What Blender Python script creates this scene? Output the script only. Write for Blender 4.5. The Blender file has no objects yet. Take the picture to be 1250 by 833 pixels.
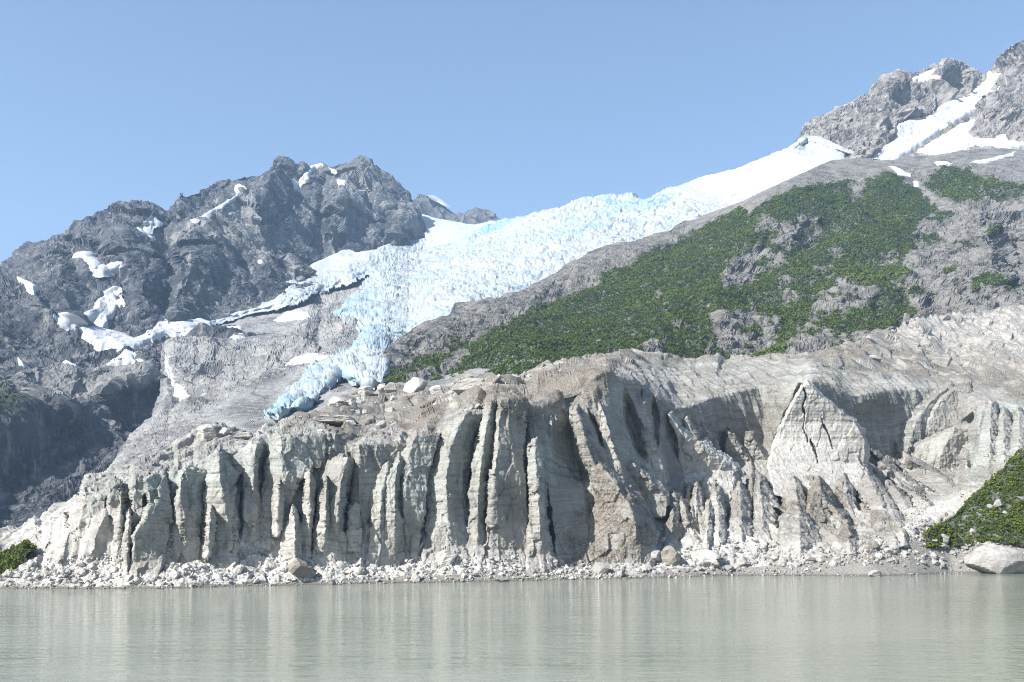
import bpy, math, random, time
import numpy as np

T0 = time.time()
rng = np.random.default_rng(7)
random.seed(7)
F, CX, YH, CH = 1100.0, 625.0, 645.0, 9.0        # lens (px), principal column, horizon row, eye height (m)
SC = bpy.context.scene
COL = SC.collection

# ------------------------------------------------------------------ noise
_p = np.random.default_rng(3).permutation(256).astype(np.int32)
PERM = np.concatenate([_p, _p, _p])
_g = np.random.default_rng(5).normal(size=(256, 3))
GRAD = (_g / np.linalg.norm(_g, axis=1)[:, None]).astype(np.float32)

def _perlin(x, y, z):
    x = np.asarray(x, np.float32); y = np.asarray(y, np.float32); z = np.asarray(z, np.float32)
    x, y, z = np.broadcast_arrays(x, y, z)
    xi = np.floor(x).astype(np.int32); yi = np.floor(y).astype(np.int32); zi = np.floor(z).astype(np.int32)
    xf = x - xi; yf = y - yi; zf = z - zi
    u = xf*xf*xf*(xf*(xf*6-15)+10); v = yf*yf*yf*(yf*(yf*6-15)+10); w = zf*zf*zf*(zf*(zf*6-15)+10)
    xi &= 255; yi &= 255; zi &= 255
    def g(a, b, c):
        h = PERM[PERM[PERM[xi+a] + yi + b] + zi + c]
        q = GRAD[h]
        return q[..., 0]*(xf-a) + q[..., 1]*(yf-b) + q[..., 2]*(zf-c)
    x00 = g(0,0,0)*(1-u)+g(1,0,0)*u; x10 = g(0,1,0)*(1-u)+g(1,1,0)*u
    x01 = g(0,0,1)*(1-u)+g(1,0,1)*u; x11 = g(0,1,1)*(1-u)+g(1,1,1)*u
    return 1.5*((x00*(1-v)+x10*v)*(1-w) + (x01*(1-v)+x11*v)*w)

def _fbm(x, y, z, n=5, gain=.5, lac=2.03):
    s = 0; a = 1.0; k = 1.0
    for i in range(n):
        s = s + a*_perlin(x*k+i*17.3, y*k+i*5.1, z*k+i*9.7); a *= gain; k *= lac
    return s

def _ridged(x, y, z, n=5, gain=.5, lac=2.07):
    s = 0; a = 1.0; k = 1.0; w = 1.0
    for i in range(n):
        r = 1-np.abs(_perlin(x*k+i*11.3, y*k+i*7.7, z*k+i*3.9))*1.6
        r = np.clip(r, 0, 1)**2
        s = s + a*r*w; w = np.clip(r*1.4, 0, 1); a *= gain; k *= lac
    return s

def _worley(x, y, z, jit=.9):
    """F1, F2, the id (0..1) of the nearest cell, and a flat facet height with its own tilt in each cell"""
    xi = np.floor(x).astype(np.int32); yi = np.floor(y).astype(np.int32); zi = np.floor(z).astype(np.int32)
    f1 = np.full(x.shape, 9., np.float32); f2 = f1.copy(); cid = np.zeros(x.shape, np.int32)
    bx = np.zeros(x.shape, np.float32); by = bx.copy(); bz = bx.copy()
    for a in (-1,0,1):
        for b in (-1,0,1):
            for c in (-1,0,1):
                h = PERM[PERM[PERM[(xi+a)&255]+((yi+b)&255)]+((zi+c)&255)]
                h2 = PERM[h+37]; h3 = PERM[h2+11]
                dx = xi+a+.5+jit*(h/255.-.5)-x; dy = yi+b+.5+jit*(h2/255.-.5)-y; dz = zi+c+.5+jit*(h3/255.-.5)-z
                d = np.sqrt(dx*dx+dy*dy+dz*dz).astype(np.float32)
                m = d < f1
                f2 = np.where(m, f1, np.minimum(f2, d)); cid = np.where(m, h3, cid); f1 = np.where(m, d, f1)
                bx = np.where(m, dx, bx); by = np.where(m, dy, by); bz = np.where(m, dz, bz)
    g = GRAD[PERM[cid+91]]; fac = g[..., 0]*bx+g[..., 1]*by+g[..., 2]*bz
    return f1, f2, (PERM[cid+91]/255.).astype(np.float32), fac.astype(np.float32)

from concurrent.futures import ThreadPoolExecutor
POOL = ThreadPoolExecutor(4)
def threaded(fn):
    def run(x, y, z, *a, **k):
        x, y, z = np.broadcast_arrays(np.asarray(x, np.float32), np.asarray(y, np.float32), np.asarray(z, np.float32))
        if x.size < 60000 or x.ndim < 2: return fn(x, y, z, *a, **k)
        ix = np.array_split(np.arange(x.shape[0]), 12)
        r = list(POOL.map(lambda i: fn(x[i], y[i], z[i], *a, **k), ix))
        if isinstance(r[0], tuple): return tuple(np.concatenate([q[j] for q in r]) for j in range(len(r[0])))
        return np.concatenate(r)
    return run
perlin = threaded(_perlin); fbm = threaded(_fbm); ridged = threaded(_ridged); worley = threaded(_worley)

def _ribs(x, y, z, n=4, gain=.5, lac=2.11):
    """sharp-crested ribs, about -1..1, with no rounding on the crests"""
    q = .45*_perlin(x*.7+3, y*.7, z*.7); x = x+q; s = 0; a = 1.; k = 1.; t = 0
    for i in range(n):
        s = s + a*(1-2.6*np.abs(_perlin(x*k+i*13.1, y*k+i*4.3, z*k+i*8.7))); t += a; a *= gain; k *= lac
    return (s-.25)/t*1.1
ribs = threaded(_ribs)

def sm(t):
    t = np.clip(t, 0, 1); return t*t*(3-2*t)

# ------------------------------------------------------------------ plane helpers
def seg_dist(px, py, pts):
    """distance, side (+ = left of travel, picture axes) and run fraction along a polyline"""
    best = np.full(px.shape, 1e9, np.float32); side = np.zeros(px.shape, np.float32); run = np.zeros(px.shape, np.float32)
    pts = np.asarray(pts, float); L = np.hypot(*(pts[1:]-pts[:-1]).T); tot = L.sum(); acc = 0
    for i in range(len(pts)-1):
        ax, ay = pts[i]; bx, by = pts[i+1]; dx, dy = bx-ax, by-ay; l2 = dx*dx+dy*dy+1e-9
        t = np.clip(((px-ax)*dx+(py-ay)*dy)/l2, 0, 1)
        qx = px-ax-t*dx; qy = py-ay-t*dy; d = np.hypot(qx, qy)
        m = d < best
        best = np.where(m, d, best); side = np.where(m, dx*qy-dy*qx, side); run = np.where(m, (acc+t*L[i])/tot, run)
        acc += L[i]
    return best, side, run

def sdist(px, py, poly):
    """signed distance to a closed outline, + inside"""
    poly = list(poly)
    d, _, _ = seg_dist(px, py, poly+[poly[0]])
    ins = np.zeros(px.shape, bool); n = len(poly)
    for i in range(n):
        x1, y1 = poly[i]; x2, y2 = poly[(i+1) % n]
        if y1 == y2: continue
        c = ((y1 > py) != (y2 > py)) & (px < (x2-x1)*(py-y1)/(y2-y1)+x1)
        ins ^= c
    return np.where(ins, d, -d)

def tps(ctrl, qx, qy, reg=1e-3, mq=False):
    c = np.asarray(ctrl, float); X = c[:, :2]/100.; v = np.log(c[:, 2])
    def U(r2): return -np.sqrt(r2+.012) if mq else np.where(r2 > 0, .5*r2*np.log(np.maximum(r2, 1e-12)), 0)
    n = len(X); K = U(((X[:, None]-X[None])**2).sum(-1)) + reg*np.eye(n)
    Pm = np.hstack([np.ones((n,1)), X]); A = np.zeros((n+3, n+3)); A[:n,:n] = K; A[:n,n:] = Pm; A[n:,:n] = Pm.T
    sol = np.linalg.solve(A, np.concatenate([v, np.zeros(3)]))
    out = np.zeros(qx.shape)
    q = np.stack([qx.ravel(), qy.ravel()], 1)/100.
    for s in range(0, len(q), 20000):
        b = q[s:s+20000]
        out.ravel()[s:s+20000] = U(((b[:, None]-X[None])**2).sum(-1)) @ sol[:n] + sol[n] + b @ sol[n+1:]
    return np.exp(out)

def bilin(A, x, y):
    x = np.clip(x, 0, A.shape[1]-1.001); y = np.clip(y, 0, A.shape[0]-1.001)
    i = x.astype(int); j = y.astype(int); u = x-i; v = y-j
    return (A[j,i]*(1-u)+A[j,i+1]*u)*(1-v)+(A[j+1,i]*(1-u)+A[j+1,i+1]*u)*v

def place(px, py, D):
    return np.stack([(px-CX)/F*D, D+0*px, CH+(YH-py)/F*D], -1)

def outward(N, k):
    """normals with their upward part scaled down, so roughness leans out of a slope instead of spiking upward"""
    n = N*np.array([1, 1, k]); return n/(np.linalg.norm(n, axis=-1)[..., None]+1e-9)

def normals(P):
    du = np.gradient(P, axis=1); dv = np.gradient(P, axis=0)
    n = np.cross(du, dv); n /= np.linalg.norm(n, axis=-1)[..., None]+1e-9
    return n

class Land:
    """a landform: a solid front surface whose rows run from its foot to its crest, then over and down the back"""
    def __init__(s, x0, x1, top, bot, ctrl, step=1.0, back=14, back_run=.3, back_drop=1.1, far=True, k=None):
        s.k = (.7 if far else 1.) if k is None else k
        if far: ctrl = [(x, y, d if d < 430 else 430+(d-430)*.56) for x, y, d in ctrl]
        s.xs = np.arange(x0, x1+.01, step); top = np.asarray(top, float); bot = np.asarray(bot, float)
        yt = np.interp(s.xs, top[:,0], top[:,1]); yb = np.maximum(np.interp(s.xs, bot[:,0], bot[:,1]), yt+4)
        s.nr = int((yb-yt).max()/step)+1
        v = np.linspace(0, 1, s.nr)[:, None]
        s.PX = np.repeat(s.xs[None], s.nr, 0); s.PY = yb[None]*(1-v)+yt[None]*v
        gx = np.arange(x0-8, x1+16, 8.); gy = np.arange(yt.min()-8, yb.max()+16, 8.)
        G = tps(ctrl, *np.meshgrid(gx, gy), mq=not far)
        s.D = bilin(G, (s.PX-gx[0])/8, (s.PY-gy[0])/8)
        s.back, s.back_run, s.back_drop = back, back_run, back_drop
        s.attr = {}
    def _cols(s, xa, xb):
        return slice(max(0, np.searchsorted(s.xs, xa)-1), np.searchsorted(s.xs, xb)+1)
    def stroke(s, pts, amp, wl, wr=None, pw=1.0, fade=.12, taper=False):
        wr = wl if wr is None else wr; w = max(wl, wr); xs = [p[0] for p in pts]
        c = s._cols(min(xs)-w, max(xs)+w)
        if c.stop-c.start < 2: return
        px, py = s.PX[:, c], s.PY[:, c]
        wob = 2.2*perlin(px/13., py/17., amp+pts[0][0]*.1)
        d, side, run = seg_dist(px+wob, py, pts)
        ww = np.where(side > 0, wl, wr)
        if taper: ww = ww*(.18+.82*np.sin(np.pi*np.clip(run, .03, .97))**.7) if amp < 0 else ww*(.4+.6*np.clip(run/.5, 0, 1)**.7)
        k = np.clip(1-(d/ww), 0, 1)**pw
        if amp > 0: amp = min(amp*s.k, (1.25 if taper else 1.7)*.5*(wl+wr)*float(s.D[:, c].mean())/F)/s.k
        if fade: k = k*(.25+.75*sm(run/fade))*(.25+.75*sm((1-run)/fade))
        s.D[:, c] -= amp*k*s.k
    def plate(s, poly, amp, edge=6, gx=0., gy=0., low=16):
        xs = [p[0] for p in poly]; ys = [p[1] for p in poly]
        c = s._cols(min(xs)-6, max(xs)+6); px, py = s.PX[:, c], s.PY[:, c]
        wob = 1.8*perlin(px/9., py/9., amp+xs[0]*.1)
        k = sm(sdist(px+wob, py+wob, poly)/edge)
        k = k*sm((max(ys)-py)/low)
        s.D[:, c] -= s.k*k*(amp - gx*(px-np.mean(xs))/50. - gy*(py-np.mean(ys))/50.)
    def mask(s, poly, soft=6, wob=3., freq=14.):
        px, py = s.PX, s.PY
        w1 = wob*(perlin(px/freq, py/freq, 3.3)+.5*perlin(px/freq*2.3, py/freq*2.3, 8.8)); w2 = wob*perlin(px/freq, py/freq, 12.3)
        out = np.zeros(px.shape, np.float32)
        xs = [p[0] for p in poly]; c = s._cols(min(xs)-soft-10, max(xs)+soft+10)
        out[:, c] = sm(.5+sdist(px[:, c]+w1[:, c], py[:, c]+w2[:, c], poly)/(2*soft)); return out
    def solid(s):
        """front surface plus the far side behind the crest"""
        P = place(s.PX, s.PY, s.D)
        if s.back:
            k = (np.linspace(0, 1, s.back+1)[1:]**1.5)[:, None]
            d = s.D[-1][None]; run = s.back_run*d*k
            z = P[-1, :, 2][None]-s.back_drop*run*np.clip(k*2.2, 0, 1)
            z = np.maximum(z, -6)
            B = np.stack([(s.xs[None]-CX)/F*(d+run), d+run, z], -1)
            P = np.concatenate([P, B], 0)
        s.P0 = P; s.N0 = normals(P)
        return P
    def pad(s, a):
        if s.back: a = np.concatenate([a, np.repeat(a[-1:], s.back, 0)], 0)
        return a
    def at(s, px, py):
        """point of the finished surface seen at a picture position"""
        j = np.clip(np.searchsorted(s.xs, px), 0, len(s.xs)-1)
        i = np.argmin(np.abs(s.PY[:, j]-py)); return s.P[i, j]

# ------------------------------------------------------------------ objects
def tag(o, label=None, cat=None, group=None, kind=None):
    if label: o['label'] = label
    if cat: o['category'] = cat
    if group: o['group'] = group
    if kind: o['kind'] = kind
    return o

def raw_mesh(name, V, Q, mat, attrs=None, smooth=True, parent=None, n=4):
    V = np.ascontiguousarray(V, np.float32); Q = np.ascontiguousarray(Q, np.int32)
    me = bpy.data.meshes.new(name)
    me.vertices.add(len(V)); me.vertices.foreach_set('co', V.ravel())
    me.loops.add(Q.size); me.loops.foreach_set('vertex_index', Q.ravel())
    me.polygons.add(len(Q)); me.polygons.foreach_set('loop_start', np.arange(0, Q.size, n, dtype=np.int32))
    me.polygons.foreach_set('loop_total', np.full(len(Q), n, np.int32))
    me.polygons.foreach_set('use_smooth', np.full(len(Q), smooth, bool))
    for k, a in (attrs or {}).items():
        at = me.attributes.new(k, 'FLOAT', 'POINT'); at.data.foreach_set('value', np.ascontiguousarray(a, np.float32).ravel())
    me.update(calc_edges=True)
    if mat: me.materials.append(mat)
    o = bpy.data.objects.new(name, me); COL.objects.link(o)
    if parent: o.parent = parent
    return o

def grid_mesh(name, P, mat, keep=None, attrs=None, smooth=True, parent=None):
    ny, nx = P.shape[:2]
    idx = np.arange(ny*nx).reshape(ny, nx)
    Q = np.stack([idx[:-1,:-1], idx[:-1,1:], idx[1:,1:], idx[1:,:-1]], -1)
    Q = Q[keep] if keep is not None else Q.reshape(-1, 4)
    used, inv = np.unique(Q, return_inverse=True)
    at = {k: a.reshape(-1)[used] for k, a in (attrs or {}).items()}
    return raw_mesh(name, P.reshape(-1, 3)[used], inv.reshape(-1, 4), mat, at, smooth, parent)

def fmask(m):   # per-vertex field -> per-face
    return .25*(m[:-1,:-1]+m[1:,:-1]+m[:-1,1:]+m[1:,1:])

# ------------------------------------------------------------------ materials
class NT:
    def __init__(s, name):
        s.m = bpy.data.materials.new(name); s.m.use_nodes = True; s.t = s.m.node_tree; s.t.nodes.clear()
        s.out = s.n('ShaderNodeOutputMaterial'); s.b = s.n('ShaderNodeBsdfPrincipled'); s.l(s.b.outputs[0], s.out.inputs[0])
        s.geo = s.n('ShaderNodeNewGeometry')
        s.pos = s.geo.outputs['Position']
    def n(s, t, **kw):
        x = s.t.nodes.new(t)
        for k, v in kw.items(): setattr(x, k, v)
        return x
    def l(s, a, b): s.t.links.new(a, b)
    def set(s, sock, v):
        if hasattr(v, 'is_output'): s.l(v, sock)
        else: sock.default_value = v
    def scaled(s, sx, sy, sz, rot=(0,0,0), src=None):
        m = s.n('ShaderNodeMapping'); s.l(src or s.pos, m.inputs[0]); m.inputs['Scale'].default_value = (sx, sy, sz); m.inputs['Rotation'].default_value = rot
        return m.outputs[0]
    def noise(s, vec, scale=1., detail=6., rough=.55, dist=0., typ='FBM'):
        x = s.n('ShaderNodeTexNoise', noise_type=typ); s.l(vec, x.inputs['Vector'])
        x.inputs['Scale'].default_value = scale; x.inputs['Detail'].default_value = detail
        x.inputs['Roughness'].default_value = rough; x.inputs['Distortion'].default_value = dist
        return x.outputs['Fac']
    def ramp(s, f, a, b, lo=0., hi=1.):
        x = s.n('ShaderNodeMapRange', interpolation_type='SMOOTHSTEP'); s.l(f, x.inputs[0])
        for i, v in zip((1,2,3,4), (a, b, lo, hi)): x.inputs[i].default_value = v
        return x.outputs[0]
    def mix(s, f, a, b, mode='MIX'):
        x = s.n('ShaderNodeMix', data_type='RGBA', blend_type=mode)
        s.set(x.inputs[0], f)
        for i, v in ((6, a), (7, b)):
            if isinstance(v, tuple): v = (*v, 1.)
            s.set(x.inputs[i], v)
        return x.outputs[2]
    def math(s, op, a, b=0.):
        x = s.n('ShaderNodeMath', operation=op); s.set(x.inputs[0], a); s.set(x.inputs[1], b); return x.outputs[0]
    def attr(s, name): return s.n('ShaderNodeAttribute', attribute_name=name).outputs['Fac']
    def up(s):
        x = s.n('ShaderNodeSeparateXYZ'); s.l(s.geo.outputs['Normal'], x.inputs[0]); return x.outputs[2]
    def finish(s, color, rough=.9, bumps=(), spec=.3):
        s.set(s.b.inputs['Base Color'], color if not isinstance(color, tuple) else (*color, 1.))
        s.set(s.b.inputs['Roughness'], rough); s.b.inputs['Specular IOR Level'].default_value = spec
        prev = None
        for h, strength, dist in bumps:
            x = s.n('ShaderNodeBump'); x.inputs['Strength'].default_value = strength; x.inputs['Distance'].default_value = dist
            s.l(h, x.inputs['Height'])
            if prev: s.l(prev, x.inputs['Normal'])
            prev = x.outputs[0]
        if prev: s.l(prev, s.b.inputs['Normal'])
        return s.m

def rock_material(name, dark, mid, pale, u, streak=(1,1,.35), rot=(.3,.4,0), green=None, bump=1., paler=None):
    """u = size in metres of the coarsest colour patches"""
    t = NT(name)
    n1 = t.noise(t.scaled(1/u, 1/u, 1/u), 1, 8, .6)
    n2 = t.noise(t.scaled(streak[0]/u*6, streak[1]/u*6, streak[2]/u*6, rot), 1, 7, .65, .4)
    n3 = t.noise(t.scaled(8/u, 8/u, 8/u), 1, 5, .7)
    c = t.mix(t.ramp(n1, .36, .62), dark, mid)
    c = t.mix(t.ramp(n2, .48, .72), c, pale)
    c = t.mix(t.ramp(n3, .56, .74, 0, .7), c, dark)
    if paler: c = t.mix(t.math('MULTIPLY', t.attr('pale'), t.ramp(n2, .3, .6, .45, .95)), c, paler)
    crack = t.noise(t.scaled(3/u, 3/u, 1.4/u, (.2,.6,.1)), 1, 6, .6, .8, 'RIDGED_MULTIFRACTAL')
    if green: c = t.mix(t.math('MULTIPLY', t.attr('veg'), t.ramp(n3, .38, .55)), c, green)
    return t.finish(c, .92, ((n2, .5*bump, u*.05), (n3, .55*bump, u*.035), (crack, .25*bump, u*.02)), .08)

MAT = {}
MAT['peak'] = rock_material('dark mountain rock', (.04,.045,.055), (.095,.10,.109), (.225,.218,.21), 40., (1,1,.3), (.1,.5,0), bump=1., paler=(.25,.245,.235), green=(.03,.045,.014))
MAT['far'] = rock_material('far peak rock', (.065,.067,.07), (.11,.11,.11), (.17,.165,.16), 40.)
MAT['crag'] = rock_material('pale crag rock', (.12,.113,.108), (.225,.212,.20), (.34,.325,.305), 24., bump=1.)
MAT['bed'] = rock_material('glacier scoured bedrock', (.125,.124,.123), (.235,.232,.227), (.355,.35,.34), 26., (1,1,2.2), (0,.55,0))
MAT['hill'] = rock_material('hillside rock', (.082,.079,.075), (.165,.159,.151), (.275,.265,.25), 12., (1,1,2.), (0,.5,0), (.028,.045,.012))

def snow_material(name, col=(.43,.443,.465), u=12.):
    t = NT(name)
    n1 = t.noise(t.scaled(1/u, 1/u, 1/u), 1, 6, .6); n2 = t.noise(t.scaled(.5/u, 3/u, 3/u, (0,.3,.4)), 1, 5, .6)
    c = t.mix(t.ramp(n2, .52, .72, 0, .5), col, (.38,.355,.32))
    return t.finish(c, .7, ((n1, .35, u*.05), (n2, .25, u*.03)), .3)
MAT['snow'] = snow_material('old firn snow')

def icefall_material():
    t = NT('blue white serac ice')
    big = t.noise(t.scaled(.006,.006,.006), 1, 4, .5); fine = t.noise(t.scaled(.09,.09,.09), 1, 7, .6)
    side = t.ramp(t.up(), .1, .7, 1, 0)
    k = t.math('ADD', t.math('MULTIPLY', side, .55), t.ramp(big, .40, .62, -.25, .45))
    band = t.noise(t.scaled(.014,.01,.06, (.1,.5,0)), 1, 5, .62, .6)
    k = t.math('ADD', k, t.ramp(band, .42, .62, -.25, .4))
    k = t.math('ADD', k, t.ramp(fine, .35, .65, -.2, .2))
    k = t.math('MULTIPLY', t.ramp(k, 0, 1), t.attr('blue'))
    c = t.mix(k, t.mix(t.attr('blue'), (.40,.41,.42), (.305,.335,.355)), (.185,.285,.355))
    c = t.mix(t.ramp(fine, .62, .8, 0, .3), c, (.27,.26,.25))
    return t.finish(c, .5, ((fine, .5, 2.),), .3)
MAT['icefall'] = icefall_material()

def ice_material():
    t = NT('dirty layered glacier ice')
    pos = t.pos
    warp = t.noise(t.scaled(.025,.025,.025), 1, 3, .5)
    off = t.n('ShaderNodeCombineXYZ'); t.l(t.math('MULTIPLY', warp, 14.), off.inputs[2])
    add = t.n('ShaderNodeVectorMath', operation='ADD'); t.l(pos, add.inputs[0]); t.l(off.outputs[0], add.inputs[1])
    wp = add.outputs[0]
    strat = t.noise(t.scaled(.04,.04,2.4, (.05,.16,0), wp), 1, 6, .66)
    fine = t.noise(t.scaled(.12,.12,9., (.05,.16,0), wp), 1, 4, .6)
    band2 = t.noise(t.scaled(.03,.03,.95, (.05,.22,0), wp), 1, 5, .68)
    vert = t.noise(t.scaled(.9,.9,.05), 1, 5, .6)
    big = t.noise(t.scaled(.06,.06,.06), 1, 6, .6)
    grit = t.noise(t.scaled(3.,3.,3.), 1, 7, .7)
    spots = t.noise(t.scaled(.7,.7,.7), 1, 7, .7)
    c = t.mix(t.ramp(big, .35, .65), (.385,.378,.354), (.225,.22,.205))
    c = t.mix(t.math('MULTIPLY', t.attr('blue'), t.ramp(big, .3, .6, 1., .45)), c, (.315,.345,.325))
    c = t.mix(t.math('MULTIPLY', t.ramp(strat, .47, .72, 0, .75), t.attr('layer')), c, (.15,.142,.128))
    c = t.mix(t.math('MULTIPLY', t.ramp(fine, .52, .78, 0, .5), t.attr('layer')), c, (.12,.113,.103))
    c = t.mix(t.math('MULTIPLY', t.ramp(band2, .47, .64, 0, .85), t.attr('bands')), c, (.135,.13,.12))
    c = t.mix(t.ramp(vert, .52, .72, 0, .6), c, (.17,.155,.132))
    c = t.mix(t.ramp(spots, .60, .74, 0, .6), c, (.165,.15,.128))
    d = t.math('ADD', t.attr('dirt_shade'), t.math('MULTIPLY', t.attr('top'), t.ramp(t.up(), .35, .8)))
    mot = t.noise(t.scaled(.13,.13,.2), 1, 7, .68)
    d = t.math('MULTIPLY', t.math('MULTIPLY', d, t.ramp(spots, .36, .56, .55, 1.)), t.ramp(mot, .38, .55, .4, 1.3))
    dirt_shade = t.mix(t.ramp(grit, .4, .62), (.10,.088,.073), (.235,.213,.183))
    x = t.n('ShaderNodeClamp'); t.l(d, x.inputs[0])
    c = t.mix(x.outputs[0], c, dirt_shade)
    c = t.mix(t.math('MULTIPLY', t.attr('white'), t.ramp(spots, .35, .6, 1., .3)), c, (.50,.48,.445))
    return t.finish(c, .6, ((strat, .15, .2), (vert, .4, .5), (spots, .45, .6), (grit, .35, .2), (fine, .2, .08)), .15)
MAT['ice'] = ice_material()

def stone_material(name, a, b, c2, u=1.2):
    t = NT(name)
    oi = t.n('ShaderNodeObjectInfo'); tc = t.n('ShaderNodeTexCoord')
    n1 = t.noise(t.scaled(1/u,1/u,1/u), 1, 7, .65); n2 = t.noise(t.scaled(5/u,5/u,9/u,(.4,.5,0)), 1, 6, .7)
    c = t.mix(t.ramp(n1, .38, .62), a, b); c = t.mix(t.ramp(n2, .52, .7, 0, .75), c, c2)
    c = t.mix(t.ramp(oi.outputs['Random'], 0, 1, 0, .5), c, a)
    return t.finish(c, .85, ((n1, .5, .3*u), (n2, .5, .1*u)), .3)
MAT['stone'] = stone_material('pale granite boulder', (.23,.22,.207), (.37,.36,.345), (.14,.132,.122))
MAT['wetstone'] = stone_material('dark wet stone', (.10,.095,.085), (.20,.185,.16), (.06,.055,.05))
MAT['iceblock'] = stone_material('fallen glacier ice', (.31,.305,.285), (.43,.42,.40), (.21,.197,.175), 1.6)
MAT['brownblock'] = stone_material('gritty brown ice', (.19,.172,.148), (.30,.275,.24), (.125,.11,.095), 1.5)
MAT['rubble'] = None
def rubble_material(name, a, b, c2):
    t = NT(name); r = t.attr('shade'); n = t.noise(t.scaled(2.5,2.5,2.5), 1, 5, .65)
    c = t.mix(r, a, b); c = t.mix(t.ramp(n, .52, .7, 0, .6), c, c2)
    return t.finish(c, .9, ((n, .4, .15),), .25)
MAT['rubble'] = rubble_material('shore rubble', (.15,.142,.13), (.38,.372,.355), (.12,.112,.10))
MAT['icerubble'] = rubble_material('broken ice rubble', (.20,.188,.17), (.54,.53,.51), (.22,.205,.18))

def beach_material():
    t = NT('gravel and silt shore'); n = t.noise(t.scaled(.5,.5,.5), 1, 7, .7); g = t.noise(t.scaled(4,4,4), 1, 6, .7)
    sp = t.n('ShaderNodeSeparateXYZ'); t.l(t.pos, sp.inputs[0]); wet = t.ramp(sp.outputs[2], .05, .6, 1, 0)
    c = t.mix(t.ramp(g, .38, .62), (.15,.14,.127), (.30,.288,.265)); c = t.mix(t.ramp(n, .45, .65, 0, .7), c, (.26,.25,.228))
    c = t.mix(wet, c, (.12,.113,.095))
    return t.finish(c, t.math('SUBTRACT', .95, t.math('MULTIPLY', wet, .5)), ((g, .6, .25), (n, .4, .4)), .3)
MAT['beach'] = beach_material()

def leaf_material(name, a, b):
    t = NT(name); c = t.mix(t.attr('shade'), a, b)
    m = t.finish(c, .7, (), .06)
    tr = t.n('ShaderNodeBsdfTranslucent'); t.l(c, tr.inputs[0]); mx = t.n('ShaderNodeMixShader'); mx.inputs[0].default_value = .25
    t.l(t.b.outputs[0], mx.inputs[1]); t.l(tr.outputs[0], mx.inputs[2]); t.l(mx.outputs[0], t.out.inputs[0])
    return m
MAT['leaf'] = leaf_material('alder leaves', (.033,.054,.010), (.118,.162,.028))
MAT['meadow'] = leaf_material('bank leaves', (.05,.072,.010), (.145,.175,.028))

def water_material():
    t = NT('silty meltwater')
    r1 = t.noise(t.scaled(.22,.75,1), 1, 4, .6, .6); r2 = t.noise(t.scaled(1.1,2.6,1), 1, 4, .6, .4); r3 = t.noise(t.scaled(.012,.035,1), 1, 3, .5)
    t.b.inputs['IOR'].default_value = 1.33
    c = t.mix(t.ramp(r3, .4, .6), (.205,.225,.18), (.235,.25,.206))
    w = t.math('MULTIPLY', r2, t.ramp(r3, .38, .62, .35, 1.6))
    return t.finish(c, .05, ((r1, .42, .4), (w, .2, .16)), .5)
MAT['water'] = water_material()
SUN = (-.64, -.46, .61); SUN_E = 5.0; EXPO = 1.22; HAZE = .00012; SKY = (.069, 1.0, 1.5, 1.6)

def log(*a): print('[%.1fs]' % (time.time()-T0), *a)

def shore_row(px):      # picture row of the waterline
    a = np.array([(-260,724),(0,719),(200,719),(300,716),(400,714),(500,712),(600,710),(640,709),(700,708),(800,706),(900,703),(1000,703.5),(1060,704),(1110,702.5),(1160,700),(1250,700),(1480,699)], float)
    return np.interp(px, a[:,0], a[:,1])
def shore_dist(px): return CH*F/(shore_row(px)-YH)
def nearer(px):      # the shore's distance against the first survey's
    return shore_dist(px)/(5*1100./(shore_row(px)-680.))

# ================================================================== far peaks
L = Land(470, 680, [(470,262),(495,250),(505,243),(511,238),(518,237),(524,241),(530,242),(540,248),(550,256),(558,262),(566,262),(572,256),(580,254),(590,256),(600,259),(608,265),(616,268),(640,276),(680,290)],
         [(470,300),(680,300)], [(470,300,2900),(680,300,2900),(515,240,3200),(600,260,3200),(560,265,3150),(680,290,3000)], .7)
L.stroke([(517,238),(512,255),(508,270)], 60, 20, 30); L.stroke([(585,255),(578,268)], 50, 12, 20); L.stroke([(545,252),(535,268)], 30, 12, 20)
P = L.solid(); q = P/42.
L.P = P + outward(L.N0,.4)*(6*(ridged(q[...,0], q[...,1], q[...,2]*.6, 5, .45)-.8))[..., None]
tag(grid_mesh('far_peak', L.P, MAT['far'], smooth=False), 'small dark rock peaks peering over the snow saddle', kind='structure')
sp = fmask(L.pad(L.mask([(521,241),(530,242),(541,249),(549,256),(543,255),(533,250),(525,246)], 1.5, .6)))
S = L.P0 + L.N0*5.
tag(grid_mesh('snow_patch', S, MAT['snow'], sp > .5), 'tiny snow cap on the dark far peak beyond the saddle', 'snow patch')
log('far')

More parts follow.
